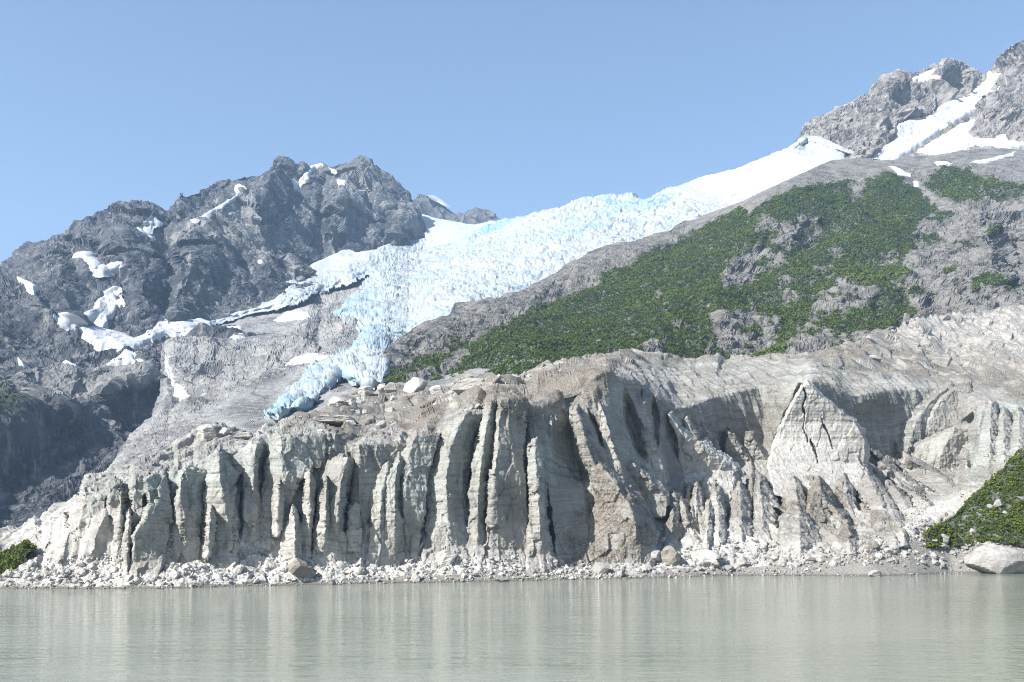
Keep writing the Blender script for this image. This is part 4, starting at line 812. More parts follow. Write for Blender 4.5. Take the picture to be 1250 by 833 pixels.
# outline, crest, left slope, right slope (m per px), stand-off, uprightness
SER = [
 ('ice_tower',[(93,645),(98,610),(105,582),(114,579),(128,578),(132,590),(130,620),(120,645)],[(107,582),(101,610),(97,645)],.2,.05),
 ('ice_tower',[(131,618),(130,590),(139,584),(147,589),(149,616),(140,622)],[(133,587),(134,620)],.2,.09,3),
 ('ice_fin',[(140,684),(141,640),(145,605),(148,597),(153,606),(155,640),(151,684)],[(148,598),(146,640),(147,684)],.2,.3),
 ('ice_fin',[(147,698),(151,655),(156,621),(161,626),(163,660),(159,698)],[(158,622),(156,660),(155,698)],.2,.3,3),
 ('ice_tower',[(159,645),(159,605),(161,568),(172,563),(190,566),(203,572),(201,590),(186,592),(176,605),(174,630)],[(163,567),(163,640)],.25,.06),
 ('ice_fin',[(183,648),(186,615),(192,596),(198,610),(199,636),(193,650)],[(192,597),(190,650)],.2,.3,4),
 ('ice_tower',[(158,692),(160,655),(172,640),(182,615),(176,586),(186,577),(200,580),(210,608),(212,640),(206,672),(192,694),(170,715),(160,708)],[(178,580),(174,620),(165,652),(162,710)],.3,.11,3.4,.3,'dark grey curved ice tower'),
 ('ice_tower',[(212,680),(212,645),(209,615),(218,580),(224,573),(238,572),(251,577),(252,602),(248,640),(241,680),(232,690),(218,690)],[(222,574),(219,610),(224,640),(229,690)],.26,.13,3.2,.3,'square-topped layered ice tower'),
 ('ice_tower',[(242,668),(245,635),(247,610),(252,584),(262,556),(267,545),(274,556),(284,570),(295,578),(288,592),(284,612),(287,640),(289,674),(276,694),(260,696),(248,684)],[(267,546),(268,580),(274,615),(281,650),(280,694)],.16,.17,3.6,.3,'pointed ice tower with a sharp central crest'),
 ('ice_fin',[(247,668),(251,638),(257,618),(263,632),(261,658),(254,674)],[(257,619),(255,672)],.15,.2,5),
 ('ice_fin',[(299,650),(297,600),(299,560),(306,540),(316,529),(321,535),(318,560),(317,600),(315,650)],[(317,531),(310,560),(309,650)],.2,.5,3),
 ('ice_buttress',[(320,645),(319,600),(322,570),(332,540),(345,517),(360,511),(385,513),(402,524),(404,550),(392,572),(370,582),(360,602),(354,628),(342,645)],[(343,517),(343,555),(346,590),(342,645)],.15,.07,3.4),
 ('ice_fin',[(330,645),(333,610),(338,592),(342,586),(347,596),(346,625),(343,645)],[(341,587),(339,645)],.2,.25,5),
 ('ice_fin',[(342,698),(346,660),(351,630),(357,613),(364,622),(369,640),(370,670),(367,698)],[(357,614),(360,650),(361,698)],.2,.35,3.4),
 ('ice_fin',[(363,694),(365,650),(369,610),(372,580),(379,576),(385,590),(385,620),(381,650),(383,694)],[(378,577),(378,694)],.2,.22,2.8),
 ('ice_buttress',[(376,695),(381,650),(387,610),(396,580),(405,562),(418,555),(431,560),(434,568),(427,590),(421,620),(421,660),(426,695)],[(425,559),(416,590),(413,620),(411,695)],.13,.32,3.6),
 ('ice_fin',[(383,690),(386,640),(392,600),(399,580),(403,590),(402,630),(400,690)],[(399,581),(396,690)],.2,.3,4.6),
 ('ice_fin',[(422,660),(424,625),(432,611),(442,615),(444,640),(440,662)],[(427,618),(428,662)],.2,.1,3.),
 ('ice_fin',[(446,695),(450,650),(454,615),(459,590),(467,568),(475,562),(481,580),(485,610),(483,650),(491,695)],[(475,564),(466,600),(464,640),(467,695)],.16,.22,2.6),
 ('ice_buttress',[(427,645),(429,600),(433,570),(432,548),(440,539),(452,529),(470,524),(488,525),(504,533),(498,546),(488,560),(478,580),(468,602),(455,624),(440,645)],[(438,543),(439,580),(436,640)],.3,.07,2.4),
 ('ice_fin',[(459,695),(461,640),(464,600),(474,575),(488,555),(493,565),(491,600),(493,640),(496,695)],[(488,557),(482,590),(482,695)],.16,.28,3.6),
 ('ice_buttress',[(485,664),(485,620),(483,585),(487,558),(500,539),(508,530),(531,528),(538,533),(530,556),(522,592),(516,640),(509,674),(498,690)],[(507,531),(494,570),(492,620),(501,688)],.3,.09,4.,.3,'grey arched ice buttress with a smooth shaded face'),
 ('ice_buttress',[(514,694),(519,640),(520,600),(526,570),(534,540),(549,515),(575,490),(587,491),(589,505),(583,535),(576,565),(573,610),(575,650),(580,694)],[(576,491),(560,522),(549,550),(545,590),(548,640),(553,694)],.15,.2,3.,.25,'tall ice buttress with a sunlit left face and a dark right side'),
 ('ice_fin',[(566,690),(570,640),(572,600),(577,560),(587,520),(595,492),(602,483),(609,490),(605,520),(601,555),(595,590),(593,640),(597,690)],[(602,485),(594,520),(588,560),(584,600),(582,690)],.22,.32,2.4),
 ('ice_buttress',[(590,690),(593,640),(595,600),(601,560),(604,520),(607,487),(625,478),(643,488),(641,520),(639,560),(643,600),(647,640),(652,690)],[(612,488),(608,540),(602,600),(602,690)],.3,.05,3.2),
 ('ice_buttress',[(643,695),(645,640),(644,590),(642,545),(655,534),(663,544),(665,580),(664,620),(669,650),(677,682),(682,700),(660,704)],[(653,536),(656,600),(664,700)],.2,.2,3.4),
 ('ice_fin',[(697,505),(704,496),(715,520),(727,550),(739,580),(747,612),(736,624),(726,602),(716,572),(706,542)],[(703,498),(716,540),(730,580),(740,618)],.2,.45,4,.1),
 ('ice_fin',[(728,505),(734,490),(742,512),(750,545),(764,572),(758,585),(746,570),(736,545)],[(735,492),(743,522),(752,556),(760,580)],.2,.35,2.4,.1),
 ('ice_fin',[(778,500),(784,478),(792,486),(794,515),(800,545),(812,575),(804,585),(792,560),(784,535)],[(786,480),(790,520),(798,555),(807,580)],.2,.3,2.,.1),
 ('ice_mound',[(684,696),(696,664),(712,642),(726,612),(722,582),(732,565),(748,578),(765,591),(779,609),(792,632),(802,652),(798,676),(785,694),(760,697)],[(734,567),(752,592),(768,615),(777,645),(774,694)],.12,.3,6.,.3,'gritty brown sunlit ice mound beside the deep shadow'),
 ('ice_fin',[(768,622),(761,590),(769,564),(782,567),(796,578),(810,592),(818,602),(814,620),(796,621),(782,618)],[(773,566),(792,586),(814,606)],.16,.5,4),
 ('ice_fin',[(807,668),(812,640),(817,620),(814,605),(822,600),(833,605),(836,625),(831,650),(827,670)],[(824,602),(822,630),(819,668)],.22,.35,3.5),
 ('ice_pinnacle',[(836,603),(829,570),(825,535),(814,506),(820,504),(835,524),(850,541),(862,537),(873,551),(889,559),(902,572),(896,602),(885,628),(870,612),(858,602),(848,608)],[(817,506),(835,530),(870,553),(896,575),(898,625)],.09,.6,5,.4,'pale sunlit ice fin with broken spires'),
 ('ice_fin',[(838,548),(835,525),(833,511),(839,509),(847,520),(855,538),(860,550),(848,553)],[(838,511),(848,532),(857,550)],.15,.4,5,.4),
 ('ice_fin',[(854,548),(852,525),(856,516),(864,523),(874,540),(882,554),(868,558)],[(858,518),(868,538),(879,555)],.15,.4,5,.4),
 ('ice_fin',[(884,564),(885,540),(888,526),(895,529),(904,543),(916,556),(922,570),(906,578),(892,575)],[(891,528),(903,546),(918,566)],.15,.4,4.5,.4),
 ('ice_fin',[(908,573),(909,545),(912,529),(919,529),(928,545),(940,560),(947,577),(931,585),(915,583)],[(916,530),(929,552),(943,575)],.15,.4,4.5,.4),
 ('ice_fin',[(861,654),(867,620),(872,597),(878,602),(884,620),(888,648),(878,656)],[(874,599),(877,625),(878,654)],.2,.3,4,.5),
 ('ice_fin',[(856,658),(860,630),(864,613),(871,620),(871,645),(867,661)],[(865,615),(863,658)],.2,.25,5,.5),
 ('ice_fin',[(836,645),(845,612),(850,588),(857,600),(860,625),(853,646)],[(851,590),(848,644)],.2,.3,4,.5),
 ('ice_fin',[(886,645),(895,612),(902,588),(911,600),(918,625),(916,652),(900,655)],[(903,590),(905,652)],.15,.3,4,.5),
 ('ice_fin',[(914,645),(921,607),(926,578),(937,590),(948,612),(953,638),(936,650)],[(927,580),(932,648)],.15,.3,4,.5),
 ('ice_pinnacle',[(946,590),(938,568),(943,548),(954,519),(964,499),(976,477),(985,464),(1005,486),(1015,493),(1026,503),(1042,513),(1052,524),(1058,537),(1060,556),(1050,584),(1038,596),(1020,590),(1002,602),(986,594),(966,598)],[(987,466),(1012,491),(1042,515),(1056,537),(1052,606)],.11,.8,6,.3,'pale sunlit triangular ice pinnacle',.45,[[(979,468),(984,482),(980,496),(983,508),(981,522),(986,540)],[(1003,508),(1006,520),(1010,528),(1017,548)],[(988,536),(993,546),(999,566)]]),
 ('ice_fin',[(1028,566),(1033,544),(1048,554),(1061,574),(1074,600),(1090,635),(1096,658),(1080,654),(1062,624),(1045,598)],[(1037,547),(1057,575),(1072,605),(1091,652)],.2,.45,4,.3),
 ('ice_fin',[(1048,592),(1052,570),(1066,580),(1084,604),(1099,630),(1110,656),(1096,656),(1078,633),(1061,611)],[(1055,573),(1076,600),(1104,652)],.2,.4,3,.3),
 ('ice_fin',[(1070,588),(1075,565),(1089,569),(1105,582),(1127,597),(1132,609),(1110,610),(1090,606)],[(1079,567),(1103,584),(1126,602)],.15,.4,5,.4),
 ('ice_fin',[(1104,574),(1109,560),(1126,564),(1147,577),(1174,598),(1162,606),(1140,598),(1119,588)],[(1112,562),(1142,578),(1168,600)],.15,.4,5,.4),
 ('ice_fin',[(1170,596),(1175,576),(1179,561),(1185,571),(1193,582),(1210,590),(1198,602),(1180,603)],[(1180,563),(1188,600)],.12,.2,4,.5),
 ('ice_fin',[(1018,674),(1027,650),(1033,636),(1041,650),(1055,670),(1040,677)],[(1034,638),(1038,676)],.15,.25,3,.5),
 ('ice_fin',[(952,672),(953,632),(972,616),(996,642),(1003,664),(988,676)],[(975,618),(977,676)],.06,.3,3,.5,'blocky ice face at the foot of the brown debris slope'),
 ('ice_fin',[(1083,522),(1100,512),(1117,507),(1129,491),(1145,479),(1160,467),(1167,474),(1156,492),(1142,507),(1134,532),(1121,550),(1100,538)],[(1162,469),(1136,490),(1120,512),(1108,545)],.3,.1,4,.2),
 ('ice_fin',[(1118,562),(1124,530),(1131,510),(1147,484),(1166,472),(1183,467),(1188,480),(1174,492),(1170,522),(1162,549),(1146,566)],[(1174,470),(1150,486),(1135,512),(1128,562)],.4,.09,6,.2),
 ('ice_tower',[(1180,598),(1189,560),(1197,530),(1202,500),(1207,487),(1217,494),(1220,520),(1218,550),(1214,584),(1206,604)],[(1209,489),(1209,540),(1203,602)],.2,.3,5,.3,'white pointed ice tower above the green bank'),
 ('ice_tower',[(1211,596),(1215,550),(1219,515),(1224,497),(1233,505),(1238,530),(1236,570),(1230,598)],[(1225,499),(1226,596)],.2,.3,4,.3),
 ('ice_tower',[(1229,586),(1233,540),(1237,510),(1243,498),(1253,510),(1258,545),(1257,586)],[(1244,500),(1245,586)],.2,.3,4,.3),
 ('ice_tower',[(1110,580),(1117,545),(1130,537),(1150,529),(1165,523),(1179,534),(1189,556),(1181,580),(1150,584)],[(1166,525),(1150,550),(1142,582)],.1,.15,7,.5),
 ('ice_fin',[(926,618),(932,588),(941,562),(949,574),(958,592),(966,618)],[(942,564),(948,618)],.15,.3,5,.55),
 ('ice_fin',[(952,630),(960,600),(969,580),(978,592),(985,608),(994,632)],[(970,582),(976,630)],.12,.28,6,.55),
 ('ice_fin',[(982,626),(990,598),(999,582),(1010,594),(1017,606),(1024,628)],[(1000,584),(1006,626)],.12,.28,6,.55),
 ('ice_fin',[(1012,616),(1020,592),(1030,576),(1040,590),(1050,618)],[(1031,578),(1036,616)],.12,.3,5,.5),
]
for name, poly, crest, gl, gr, *r in SER:
    serac(name, poly, crest, gl, gr, *r)
rs = np.random.default_rng(77)
for n in range(40):         # smaller broken fins between the big ones
    cx = rs.uniform(835, 1150); cy = rs.uniform(600, 648) if cx < 1060 else rs.uniform(585, 640)-.22*(cx-1060)
    if 940 < cx < 1010 and cy < 640: continue
    H = rs.uniform(18, 46); W = H*rs.uniform(.25, .42); lean = rs.uniform(-.1, .35) if cx < 960 else rs.uniform(.5, 1.1)
    ax, ay = cx-lean*H, cy-H*(1 if lean < .5 else .75)
    poly = [(cx-W*.6, cy+4), (cx-W*.7-lean*H*.3, cy-H*.3), (ax-W*.12, ay+H*.1), (ax, ay), (ax+W*.3, ay+H*.12), (cx+W*.6-lean*H*.3, cy-H*.28), (cx+W*.8, cy+3)]
    serac('ice_fin', poly, [(ax, ay), (cx-lean*H*.4, cy-H*.4), (cx+rs.uniform(-.1,.4)*W, cy+4)], rs.uniform(.12,.25), rs.uniform(.25,.5), rs.uniform(2., 4.5), .55)
part('debris_cone', [(940,642),(958,606),(985,576),(1000,566),(1020,580),(1050,640),(1040,660),(992,642),(975,620),(957,632)], 'gritty brown debris slope')
grid_mesh('ice_cliff', L.P-np.array([0,160.,0]), MAT['ice'], ~taken, attrs, True, root)
tag(grid_mesh('shore', L.P, MAT['beach'], fb, smooth=True), 'narrow grey gravel and silt shore', kind='structure')
log('front')

# ================================================================== green banks
def bank(x0, x1, topl, botl, ctrl, label, dens, size, ncl, seed, vlabel, holes=()):
    ctrl = [(x, y, FRONT.at(min(max(x, -250), 1470), yb)[1]+.3+rise) for x, y, yb, rise in ctrl]
    B = Land(x0, x1, topl, botl, ctrl, .7, far=False, back=8, back_run=.08, back_drop=.5)
    P = B.solid(); q = P
    h = .5*fbm(q[...,0]/5., q[...,1]/5., q[...,2]/5., 4)
    B.P = P + B.N0*h[..., None]
    tag(grid_mesh('grassy_bank', B.P, MAT['hill'], attrs={'veg': np.ones_like(h)}), label, kind='structure')
    d = np.ones((B.P.shape[0]-1, B.P.shape[1]-1), np.float32)
    fx, fy = fmask(B.pad(B.PX)), fmask(B.pad(B.PY))
    for hx, hy, hr in holes: d *= np.hypot(fx-hx, (fy-hy)*1.3) > hr
    shrubs('bank_greenery', B.P, B.N0, d, MAT['meadow'], size, ncl, 22, seed, vlabel, 'greenery', 6.)
    return B
BK = bank(1130, 1470, [(1130,655),(1138,646),(1150,640),(1162,631),(1175,620),(1188,607),(1205,592),(1220,578),(1235,563),(1250,549),(1300,522),(1345,520),(1400,556),(1440,610),(1470,662)],
     [(1130,668),(1150,669),(1175,667),(1200,662),(1225,661),(1250,668),(1470,674)],
     [(1130,662,662,-1.),(1130,672,672,-.5),(1170,661,661,-1.6),(1170,671,671,-.5),(1250,662,662,-1.6),(1250,672,672,-.5),(1400,668,668,-1.6),(1400,678,678,-.5),(1138,646,661,-.6),(1150,640,661,.5),(1175,620,661,2.5),(1205,592,658,6),(1250,549,662,11),(1345,520,666,12),(1400,556,668,8),(1470,662,674,-1),(1440,610,670,4),(1250,610,662,3.5),(1320,600,664,4),(1205,630,658,.8)], 'steep grassy bank at the right edge of the shore', 1, (.3,.75), 9000, 21, 'bright green low greenery covering the right bank',
     [(1207,617,6),(1217,612,7),(1225,624,5),(1248,609,4),(1188,646,5),(1197,645,4)])
LB = bank(-160, 44, [(-160,640),(-60,655),(0,676),(15,668),(34,659),(44,668)], [(-160,716),(0,706),(12,700),(24,690),(36,672),(44,674)],
     [(-160,716,716,0),(0,706,706,0),(12,700,702,.2),(34,666,690,2),(0,676,706,5),(-160,640,716,12),(44,672,690,2)], 'green bank low at the left edge', 1, (.25,.6), 2600, 22, 'dark green greenery on the small bank at the left edge')
log('banks')

# ================================================================== stones and ice blocks
def stone_mesh(name, seed, mat, cuts=15, sub=4, kmin=.42, squash=(1,.8,.7), rough=.05, lay=0.):
    r = np.random.default_rng(seed)
    import bmesh
    bm = bmesh.new(); bmesh.ops.create_icosphere(bm, subdivisions=sub, radius=1)
    V = np.array([v.co[:] for v in bm.verts]); Fc = np.array([[v.index for v in f.verts] for f in bm.faces]); bm.free()
    d = V.copy(); lim = np.full(len(V), 1.0)
    for _ in range(cuts):
        n = r.normal(size=3); n /= np.linalg.norm(n); k = kmin+.34*r.random()
        dn = d@n; lim = np.minimum(lim, np.where(dn > .05, k/np.maximum(dn, .05), 9))
    V = d*lim[:, None]
    V = V + d*(rough*fbm(V[:,0]*2.2+seed, V[:,1]*2.2, V[:,2]*2.2, 5))[:, None]
    if lay: V = V + d*(lay*perlin(V[:,0]*.5+seed, V[:,1]*.5, V[:,2]*7))[:, None]
    V = V*np.array(squash); V /= np.abs(V[:, :2]).max()*2        # unit width
    V[:, 2] -= V[:, 2].min()*.82
    o = raw_mesh(name, V, Fc, mat, None, False, n=3); me = o.data; bpy.data.objects.remove(o)
    return me
BOULD = [stone_mesh('boulder', 100+i, MAT['stone'], 12+i, 3, .42, (1, .8+.05*i, .55+.07*(i%4)), .06) for i in range(7)]
DARK = [stone_mesh('dark_stone', 140+i, MAT['wetstone'], 13, 3, .42, (1,.8,.5), .06) for i in range(2)]
IBLK = [stone_mesh('ice_block', 160+i, MAT['iceblock'], 9+i, 3, .42, (1, .8, .6+.08*(i%4)), .08, .04) for i in range(6)]
BBLK = [stone_mesh('ice_block', 190+i, MAT['brownblock'], 10+i, 3, .42, (1, .8, .75), .1, .03) for i in range(3)]
BIGB = stone_mesh('boulder', 205, MAT['stone'], 10, 5, .5, (1, .75, .62), .035, .012)
BIGI = [stone_mesh('ice_block', 220+i, MAT['iceblock'], 8, 5, .46, (1,.85,.8), .06, .03) for i in range(4)]

SHOREMIX = None
def surf(px, py):
    p = FRONT.at(px, py)
    if 1132 < px < 1400:
        q = BK.at(px, py); i = np.interp(px, [1130,1138,1150,1175,1205,1250,1400], [655,646,640,620,592,549,480]); b = np.interp(px, [1130,1150,1200,1225,1250,1400], [662,663,656,655,662,668])
        if i < py < b: p = q
    return p
def put(me, name, px, py, wpx, label, cat, group=None, hpx=None, rot=None, dpx=None, sink=.12, on=None, tilt=.18):
    """stand a stone whose foot shows at (px, py), wpx photo pixels wide"""
    p = (on or surf)(px, py); s = wpx/F*p[1]
    o = bpy.data.objects.new(name, me); COL.objects.link(o)
    zs = 1. if hpx is None else (hpx/F*p[1])/(s*max(v.co.z for v in me.vertices))*1.05
    o.scale = (s, s*(dpx or 1.), s*zs); o.location = (p[0], p[1]+.15*s, p[2]-sink*s*zs)
    o.rotation_euler = (random.uniform(-tilt, tilt), random.uniform(-tilt, tilt), random.uniform(0, 6.28) if rot is None else rot)
    return tag(o, label, cat, group)
# singled-out ones
put(BIGB, 'boulder', 1226, 699, 92, 'huge smooth pale boulder at the water edge, far right', 'boulder', hpx=44, rot=.35, sink=.1, tilt=.04)
put(BOULD[2], 'boulder', 1222, 664, 26, 'pale block perched on top of the huge boulder pile beneath the bank', 'boulder', hpx=20)
put(BOULD[0], 'boulder', 1068, 704.5, 18, 'small brown boulder standing alone in the shallows', 'boulder', hpx=11, rot=.4)
put(DARK[0], 'stone', 1075, 704.5, 6, 'little dark stone leaning on the lone shallows boulder', 'stone')
put(DARK[1], 'stone', 1093, 697, 7, 'dark flat stone on the wet silt near the lone boulder', 'stone')
put(DARK[0], 'stone', 1128, 694, 6, 'dark stone at the right end of the wet silt flat', 'stone')
put(BOULD[4], 'boulder', 733, 700, 26, 'pale boulder on the gravel below the brown ice mound', 'boulder', hpx=17, rot=.2)
put(BOULD[5], 'boulder', 758, 703, 13, 'dark-sided boulder right of the pale gravel boulder', 'boulder', hpx=9)
put(DARK[1], 'stone', 403, 714.5, 24, 'dark wet stone lying half in the water at the left shore', 'stone', hpx=9)
put(DARK[0], 'stone', 476, 714, 8, 'small dark stone at the waterline by the white ice rubble', 'stone')
put(BOULD[3], 'boulder', 613, 710, 22, 'flat olive-grey boulder at the waterline below the cliff cracks', 'boulder', hpx=7)
put(DARK[0], 'stone', 763, 709, 12, 'flat dark stone at the waterline below the ice mound', 'stone', hpx=4)
put(BIGI[0], 'ice_block', 545, 690, 34, 'rounded white ice block among the rubble at the cliff foot', 'ice block', hpx=22)
put(BBLK[0], 'ice_block', 365, 707, 36, 'brown gritty ice boulder with a dark undercut near the left waterline', 'ice block', hpx=24, rot=.2)
put(BIGI[1], 'ice_block', 795, 686, 28, 'leaning pale ice slab at the right foot of the ice mound', 'ice block', hpx=18)
put(BBLK[1], 'ice_block', 818, 690, 38, 'brown sloping ice block right of the leaning pale slab', 'ice block', hpx=26, rot=.5)
put(IBLK[0], 'ice_block', 809, 664, 11, 'upright pale ice chunk above the brown sloping block', 'ice block', hpx=13)
put(IBLK[1], 'ice_block', 819, 670, 10, 'small pinkish ice chunk resting on the brown sloping block', 'ice block', hpx=10)
put(BIGI[2], 'ice_block', 862, 688, 42, 'big flat white ice slab in the middle of the right rubble', 'ice block', hpx=20, rot=.1)
put(IBLK[2], 'ice_block', 870, 693, 19, 'small smooth ice block in front of the flat white slab', 'ice block', hpx=9)
put(BOULD[6], 'boulder', 908, 690, 24, 'angular grey boulder with a dark right side on the rubble', 'boulder', hpx=14)
put(IBLK[4], 'ice_block', 926, 636, 10, 'pale chunk of ice at the left edge of the brown debris cone', 'ice block')
put(IBLK[5], 'ice_block', 1014, 612, 12, 'white ice chunk sitting on the brown debris cone', 'ice block', hpx=8)
put(IBLK[3], 'ice_block', 1024, 674, 19, 'bright white ice block at the foot of the debris cone', 'ice block', hpx=16)
put(BBLK[2], 'ice_block', 1063, 673, 22, 'rounded brown block right of the bright white one', 'ice block', hpx=13)
put(IBLK[0], 'ice_block', 1092, 676, 24, 'pale tilted block at the bottom of the right rubble slope', 'ice block', hpx=16)
put(BOULD[1], 'boulder', 1208, 620, 10, 'white rock standing in the green bank, left of its neighbours', 'boulder', hpx=7)
put(BOULD[2], 'boulder', 1219, 618, 14, 'largest white rock standing in the green bank', 'boulder', hpx=11)
put(BOULD[3], 'boulder', 1226, 627, 8, 'lower white rock standing in the green bank', 'boulder')
put(BOULD[4], 'boulder', 1248, 611, 8, 'white rock in the green bank at the picture edge', 'boulder')
put(BOULD[5], 'boulder', 1188, 651, 9, 'white rock at the base of the green bank', 'boulder', hpx=8)
# blocks standing on the glacier skyline
for px, py, w, h_, lab, me in [(447,489,22,13,'small snowy ice block at the left of the skyline row',1),(464,486,20,14,'low rounded ice block second in the skyline row',0),(479,487,17,14,'squat ice block beside the tall cube on the skyline',3),(507,486,34,24,'tall cube-like ice block in the skyline row',2),(534,484,25,18,'wedge-shaped ice block right of the tall cube',1),(576,478,50,22,'long flat-topped ice block in front of the shrubs',3),(627,465,21,11,'smooth white ice block at the right of the skyline row',0),(364,516,17,14,'lone grey ice block on the ridge above the left cliffs',2),(408,516,62,13,'long dark ice slab lying on the plateau behind the left cliffs',3),(410,500,40,20,'rounded layered ice hump behind the long dark slab',0),(252,534,30,20,'domed ice block on the ridge above the pointed tower',1),(273,532,18,13,'small domed ice block right of its larger neighbour',2),(298,534,26,9,'dark slanting slab on the ridge left of the cliffs',3),(1152,391,20,8,'yellowish boulder at the top edge of the right ice slope',9),(1118,397,16,8,'pale boulder at the top edge of the ice beside the dark gully',8),(1060,417,9,6,'white stone on the ice edge under the dark cliff',8),(1066,438,22,8,'dark-based boulder on the dirty ice plateau',8),(1090,405,8,5,'small stone on the ice edge left of the pale boulder',8)]:
    m = BIGI[me] if me < 8 else BOULD[me-6]
    put(m, 'ice_block' if me < 8 else 'boulder', px, py, w, lab, 'ice block' if me < 8 else 'boulder', hpx=h_, sink=.1, rot=random.uniform(-.3,.3), tilt=.06)
# the many
def scatter(n, xr, pick, meshes, name, label, cat, group, wr, power=2.2, wet=False):
    k = 0
    while k < n:
        px = random.uniform(*xr); py = pick(px)
        w = wr[0]+(wr[1]-wr[0])*random.random()**power
        if 1130 < px and py < np.interp(px, [1130,1175,1250,1400], [660,659,660,668]): continue
        if 1178 < px < 1275 and py > 668: continue
        if 1002 < px < 1148 and py > 691: continue
        put(random.choice(meshes), name, px, py, w, label, cat, group, tilt=.4); k += 1
footl = np.array([(0,690),(120,686),(250,684),(320,664),(420,688),(500,692),(560,668),(640,676),(700,692),(780,684),(830,668),(880,645),(940,664),(1000,662),(1060,662),(1110,640),(1140,612),(1250,640)], float)
def between(a, b): return lambda px: (lambda f, s: f+(s-f)*random.uniform(a, b))(np.interp(px, footl[:,0], footl[:,1]), shore_row(px))
scatter(115, (10, 690), between(.0, .9), IBLK, 'ice_block', 'pale broken ice block in the rubble apron below the ice cliffs', 'ice block', 'ice blocks fallen below the left cliffs', (4, 16))
scatter(75, (770, 1110), between(.0, .75), IBLK+BBLK[:1], 'ice_block', 'pale broken ice block in the rubble right of the brown ice mound', 'ice block', 'ice blocks in the right rubble', (4, 19))
scatter(130, (800, 1320), between(.35, .9), BOULD, 'boulder', 'grey angular boulder in the rubble along the right shore', 'boulder', 'boulders along the right shore', (4, 15))
scatter(50, (640, 800), between(.3, .95), BOULD, 'boulder', 'small grey boulder on the gravel below the brown ice mound', 'boulder', 'boulders on the middle gravel', (3, 8))
scatter(40, (10, 640), lambda px: shore_row(px)-random.uniform(.3, 3), BOULD[:4]+DARK, 'stone', 'grey stone lying along the left waterline', 'stone', 'stones along the left waterline', (3, 8))
scatter(35, (1070, 1150), lambda px: np.interp(px, [1070,1110,1150],[668,645,612])+random.uniform(-22, 16), BOULD, 'boulder', 'grey boulder on the rubble slope left of the green bank', 'boulder', 'boulders on the slope beside the green bank', (4, 10))
scatter(60, (1140, 1330), lambda px: random.uniform(660, 694), BOULD, 'boulder', 'pale boulder in the pile below the green bank', 'boulder', 'boulders below the green bank', (5, 20), 1.6)
scatter(60, (360, 690), lambda px: np.interp(px, [360,440,560,690],[508,486,468,444])+random.uniform(2, 1+np.interp(px,[360,440,600,690],[14,50,22,30])), IBLK+BBLK, 'ice_block', 'block of dirty ice lying on the plateau behind the ice cliffs', 'ice block', 'ice blocks on the glacier plateau', (4, 15), 1.8)
log('blocks')

# loose rubble nobody could count
def rubble(name, n, xr, pick, wr, mat, seed, label):
    r = np.random.default_rng(seed); import bmesh
    bm = bmesh.new(); bmesh.ops.create_icosphere(bm, subdivisions=2, radius=1)
    V0 = np.array([v.co[:] for v in bm.verts]); F0 = np.array([[v.index for v in f.verts] for f in bm.faces]); bm.free()
    Vs, Fs, Sh = [], [], []
    for k in range(n):
        px = random.uniform(*xr); py = pick(px)
        if 1130 < px and py < np.interp(px, [1130,1175,1250,1400], [660,659,660,668]): continue
        if 1008 < px < 1146 and py > 692 and name != 'waterline_stones': continue
        p = FRONT.at(px, py); s = .5*(wr[0]+(wr[1]-wr[0])*r.random()**3.4)/F*p[1]
        lim = np.full(len(V0), 1.)
        for _ in range(9):
            nn = r.normal(size=3); nn /= np.linalg.norm(nn); dn = V0@nn; lim = np.minimum(lim, np.where(dn > .1, (.36+.36*r.random())/np.maximum(dn, .1), 9))
        A = np.linalg.qr(r.normal(size=(3,3)))[0]
        V = (V0*lim[:, None]*np.array([1,.8,.6]))@A.T*s*1.25
        Vs.append(V+p+np.array([0,0,.25*s])); Fs.append(F0+len(V0)*len(Fs)); Sh.append(np.full(len(V0), r.random()))
    tag(raw_mesh(name, np.concatenate(Vs), np.concatenate(Fs), mat, {'shade': np.concatenate(Sh)}, False, n=3), label, 'rubble', kind='stuff')
rubble('ice_rubble', 3000, (-60, 760), between(-.3, .93), (1.1, 8.5), MAT['icerubble'], 31, 'loose white ice rubble along the foot of the cliffs')
rubble('gravel', 3600, (560, 1330), between(.1, .97), (1.2, 6.5), MAT['rubble'], 32, 'loose grey gravel and stones along the right shore')
rubble('scree', 1100, (1050, 1165), lambda px: np.interp(px, [1050,1110,1150,1165],[678,645,612,600])+random.uniform(-24, 20), (1.5, 6), MAT['rubble'], 33, 'grey scree slope left of the green bank')
rubble('waterline_stones', 700, (-60, 1180), lambda px: shore_row(px)-random.uniform(-.4, 1.8), (1., 4), MAT['rubble'], 35, 'fine stones strung along the waterline')
log('rubble')

# ================================================================== water, air, light, camera
s_ = 4300.
tag(raw_mesh('water', np.array([(-s_,-500,0),(s_,-500,0),(s_,4000,0),(-s_,4000,0)]), np.array([[0,1,2,3]]), MAT['water']), 'still grey-green silty meltwater', kind='structure')

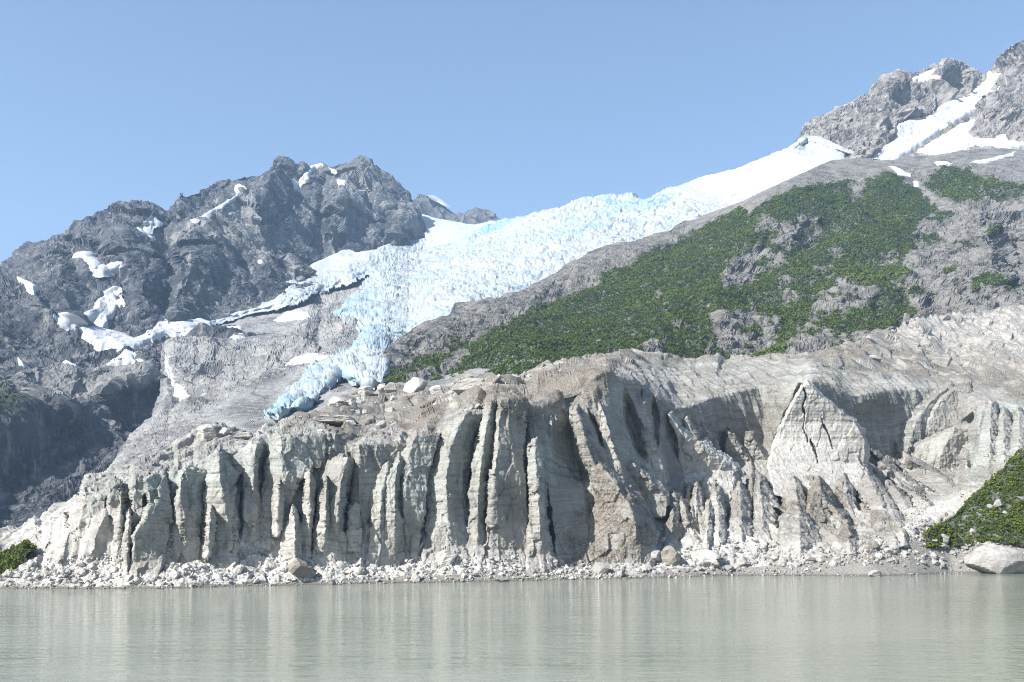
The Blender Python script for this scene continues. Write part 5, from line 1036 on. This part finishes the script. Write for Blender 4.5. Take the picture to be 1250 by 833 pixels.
hz = bpy.data.materials.new('thin blue air'); hz.use_nodes = True; nt = hz.node_tree; nt.nodes.clear()
o_ = nt.nodes.new('ShaderNodeOutputMaterial'); v_ = nt.nodes.new('ShaderNodeVolumePrincipled'); nt.links.new(v_.outputs[0], o_.inputs['Volume'])
v_.inputs['Color'].default_value = (.45,.68,1,1); v_.inputs['Density'].default_value = HAZE; v_.inputs['Anisotropy'].default_value = .0
a, b, c, d, e, f = -4500, 4500, -700, 4300, -12, 1500
hb = raw_mesh('haze', np.array([(a,c,e),(b,c,e),(b,d,e),(a,d,e),(a,c,f),(b,c,f),(b,d,f),(a,d,f)], float), np.array([[3,2,1,0],[4,5,6,7],[0,1,5,4],[1,2,6,5],[2,3,7,6],[3,0,4,7]]), hz, smooth=False)
tag(hb, 'thin blue haze in the air over the fjord', 'haze', kind='stuff')

sd_ = np.array(SUN, float); sd_ /= np.linalg.norm(sd_)          # towards the sun
el, az = math.asin(sd_[2]), math.atan2(sd_[0], sd_[1])          # azimuth from +Y towards +X
W = bpy.data.worlds.new('World'); SC.world = W; W.use_nodes = True; nt = W.node_tree
sky = nt.nodes.new('ShaderNodeTexSky'); sky.sky_type = 'NISHITA'; sky.sun_disc = False
sky.sun_elevation = el; sky.sun_rotation = az; sky.altitude = 0; sky.air_density = SKY[1]; sky.dust_density = SKY[2]; sky.ozone_density = SKY[3]
bg = nt.nodes['Background']; nt.links.new(sky.outputs[0], bg.inputs[0]); bg.inputs[1].default_value = SKY[0]
ld = bpy.data.lights.new('sun', 'SUN'); ld.energy = SUN_E; ld.angle = math.radians(.5); ld.color = (1,.965,.915)
lo = bpy.data.objects.new('sun', ld); COL.objects.link(lo)
from mathutils import Vector
lo.rotation_euler = Vector(sd_).to_track_quat('Z', 'Y').to_euler(); lo.location = Vector(sd_)*900

cam = bpy.data.cameras.new('camera'); co = bpy.data.objects.new('camera', cam); COL.objects.link(co)
cam.sensor_width = 36; cam.lens = 36*F/1250; cam.shift_y = (YH-416.5)/1250; cam.clip_start = .5; cam.clip_end = 20000
co.location = (0,0,CH); co.rotation_euler = (math.pi/2,0,0); SC.camera = co
SC.view_settings.view_transform = 'Standard'; SC.view_settings.look = 'None'; SC.view_settings.exposure = EXPO; SC.view_settings.gamma = 1; SC.view_settings.use_curve_mapping = False
cy = SC.cycles; cy.use_denoising = True; cy.denoising_prefilter = 'NONE'; cy.filter_width = 1.0; cy.max_bounces = 6; cy.diffuse_bounces = 3; cy.glossy_bounces = 2; cy.transmission_bounces = 2; cy.volume_bounces = 1; cy.caustics_reflective = False; cy.caustics_refractive = False
log('done')
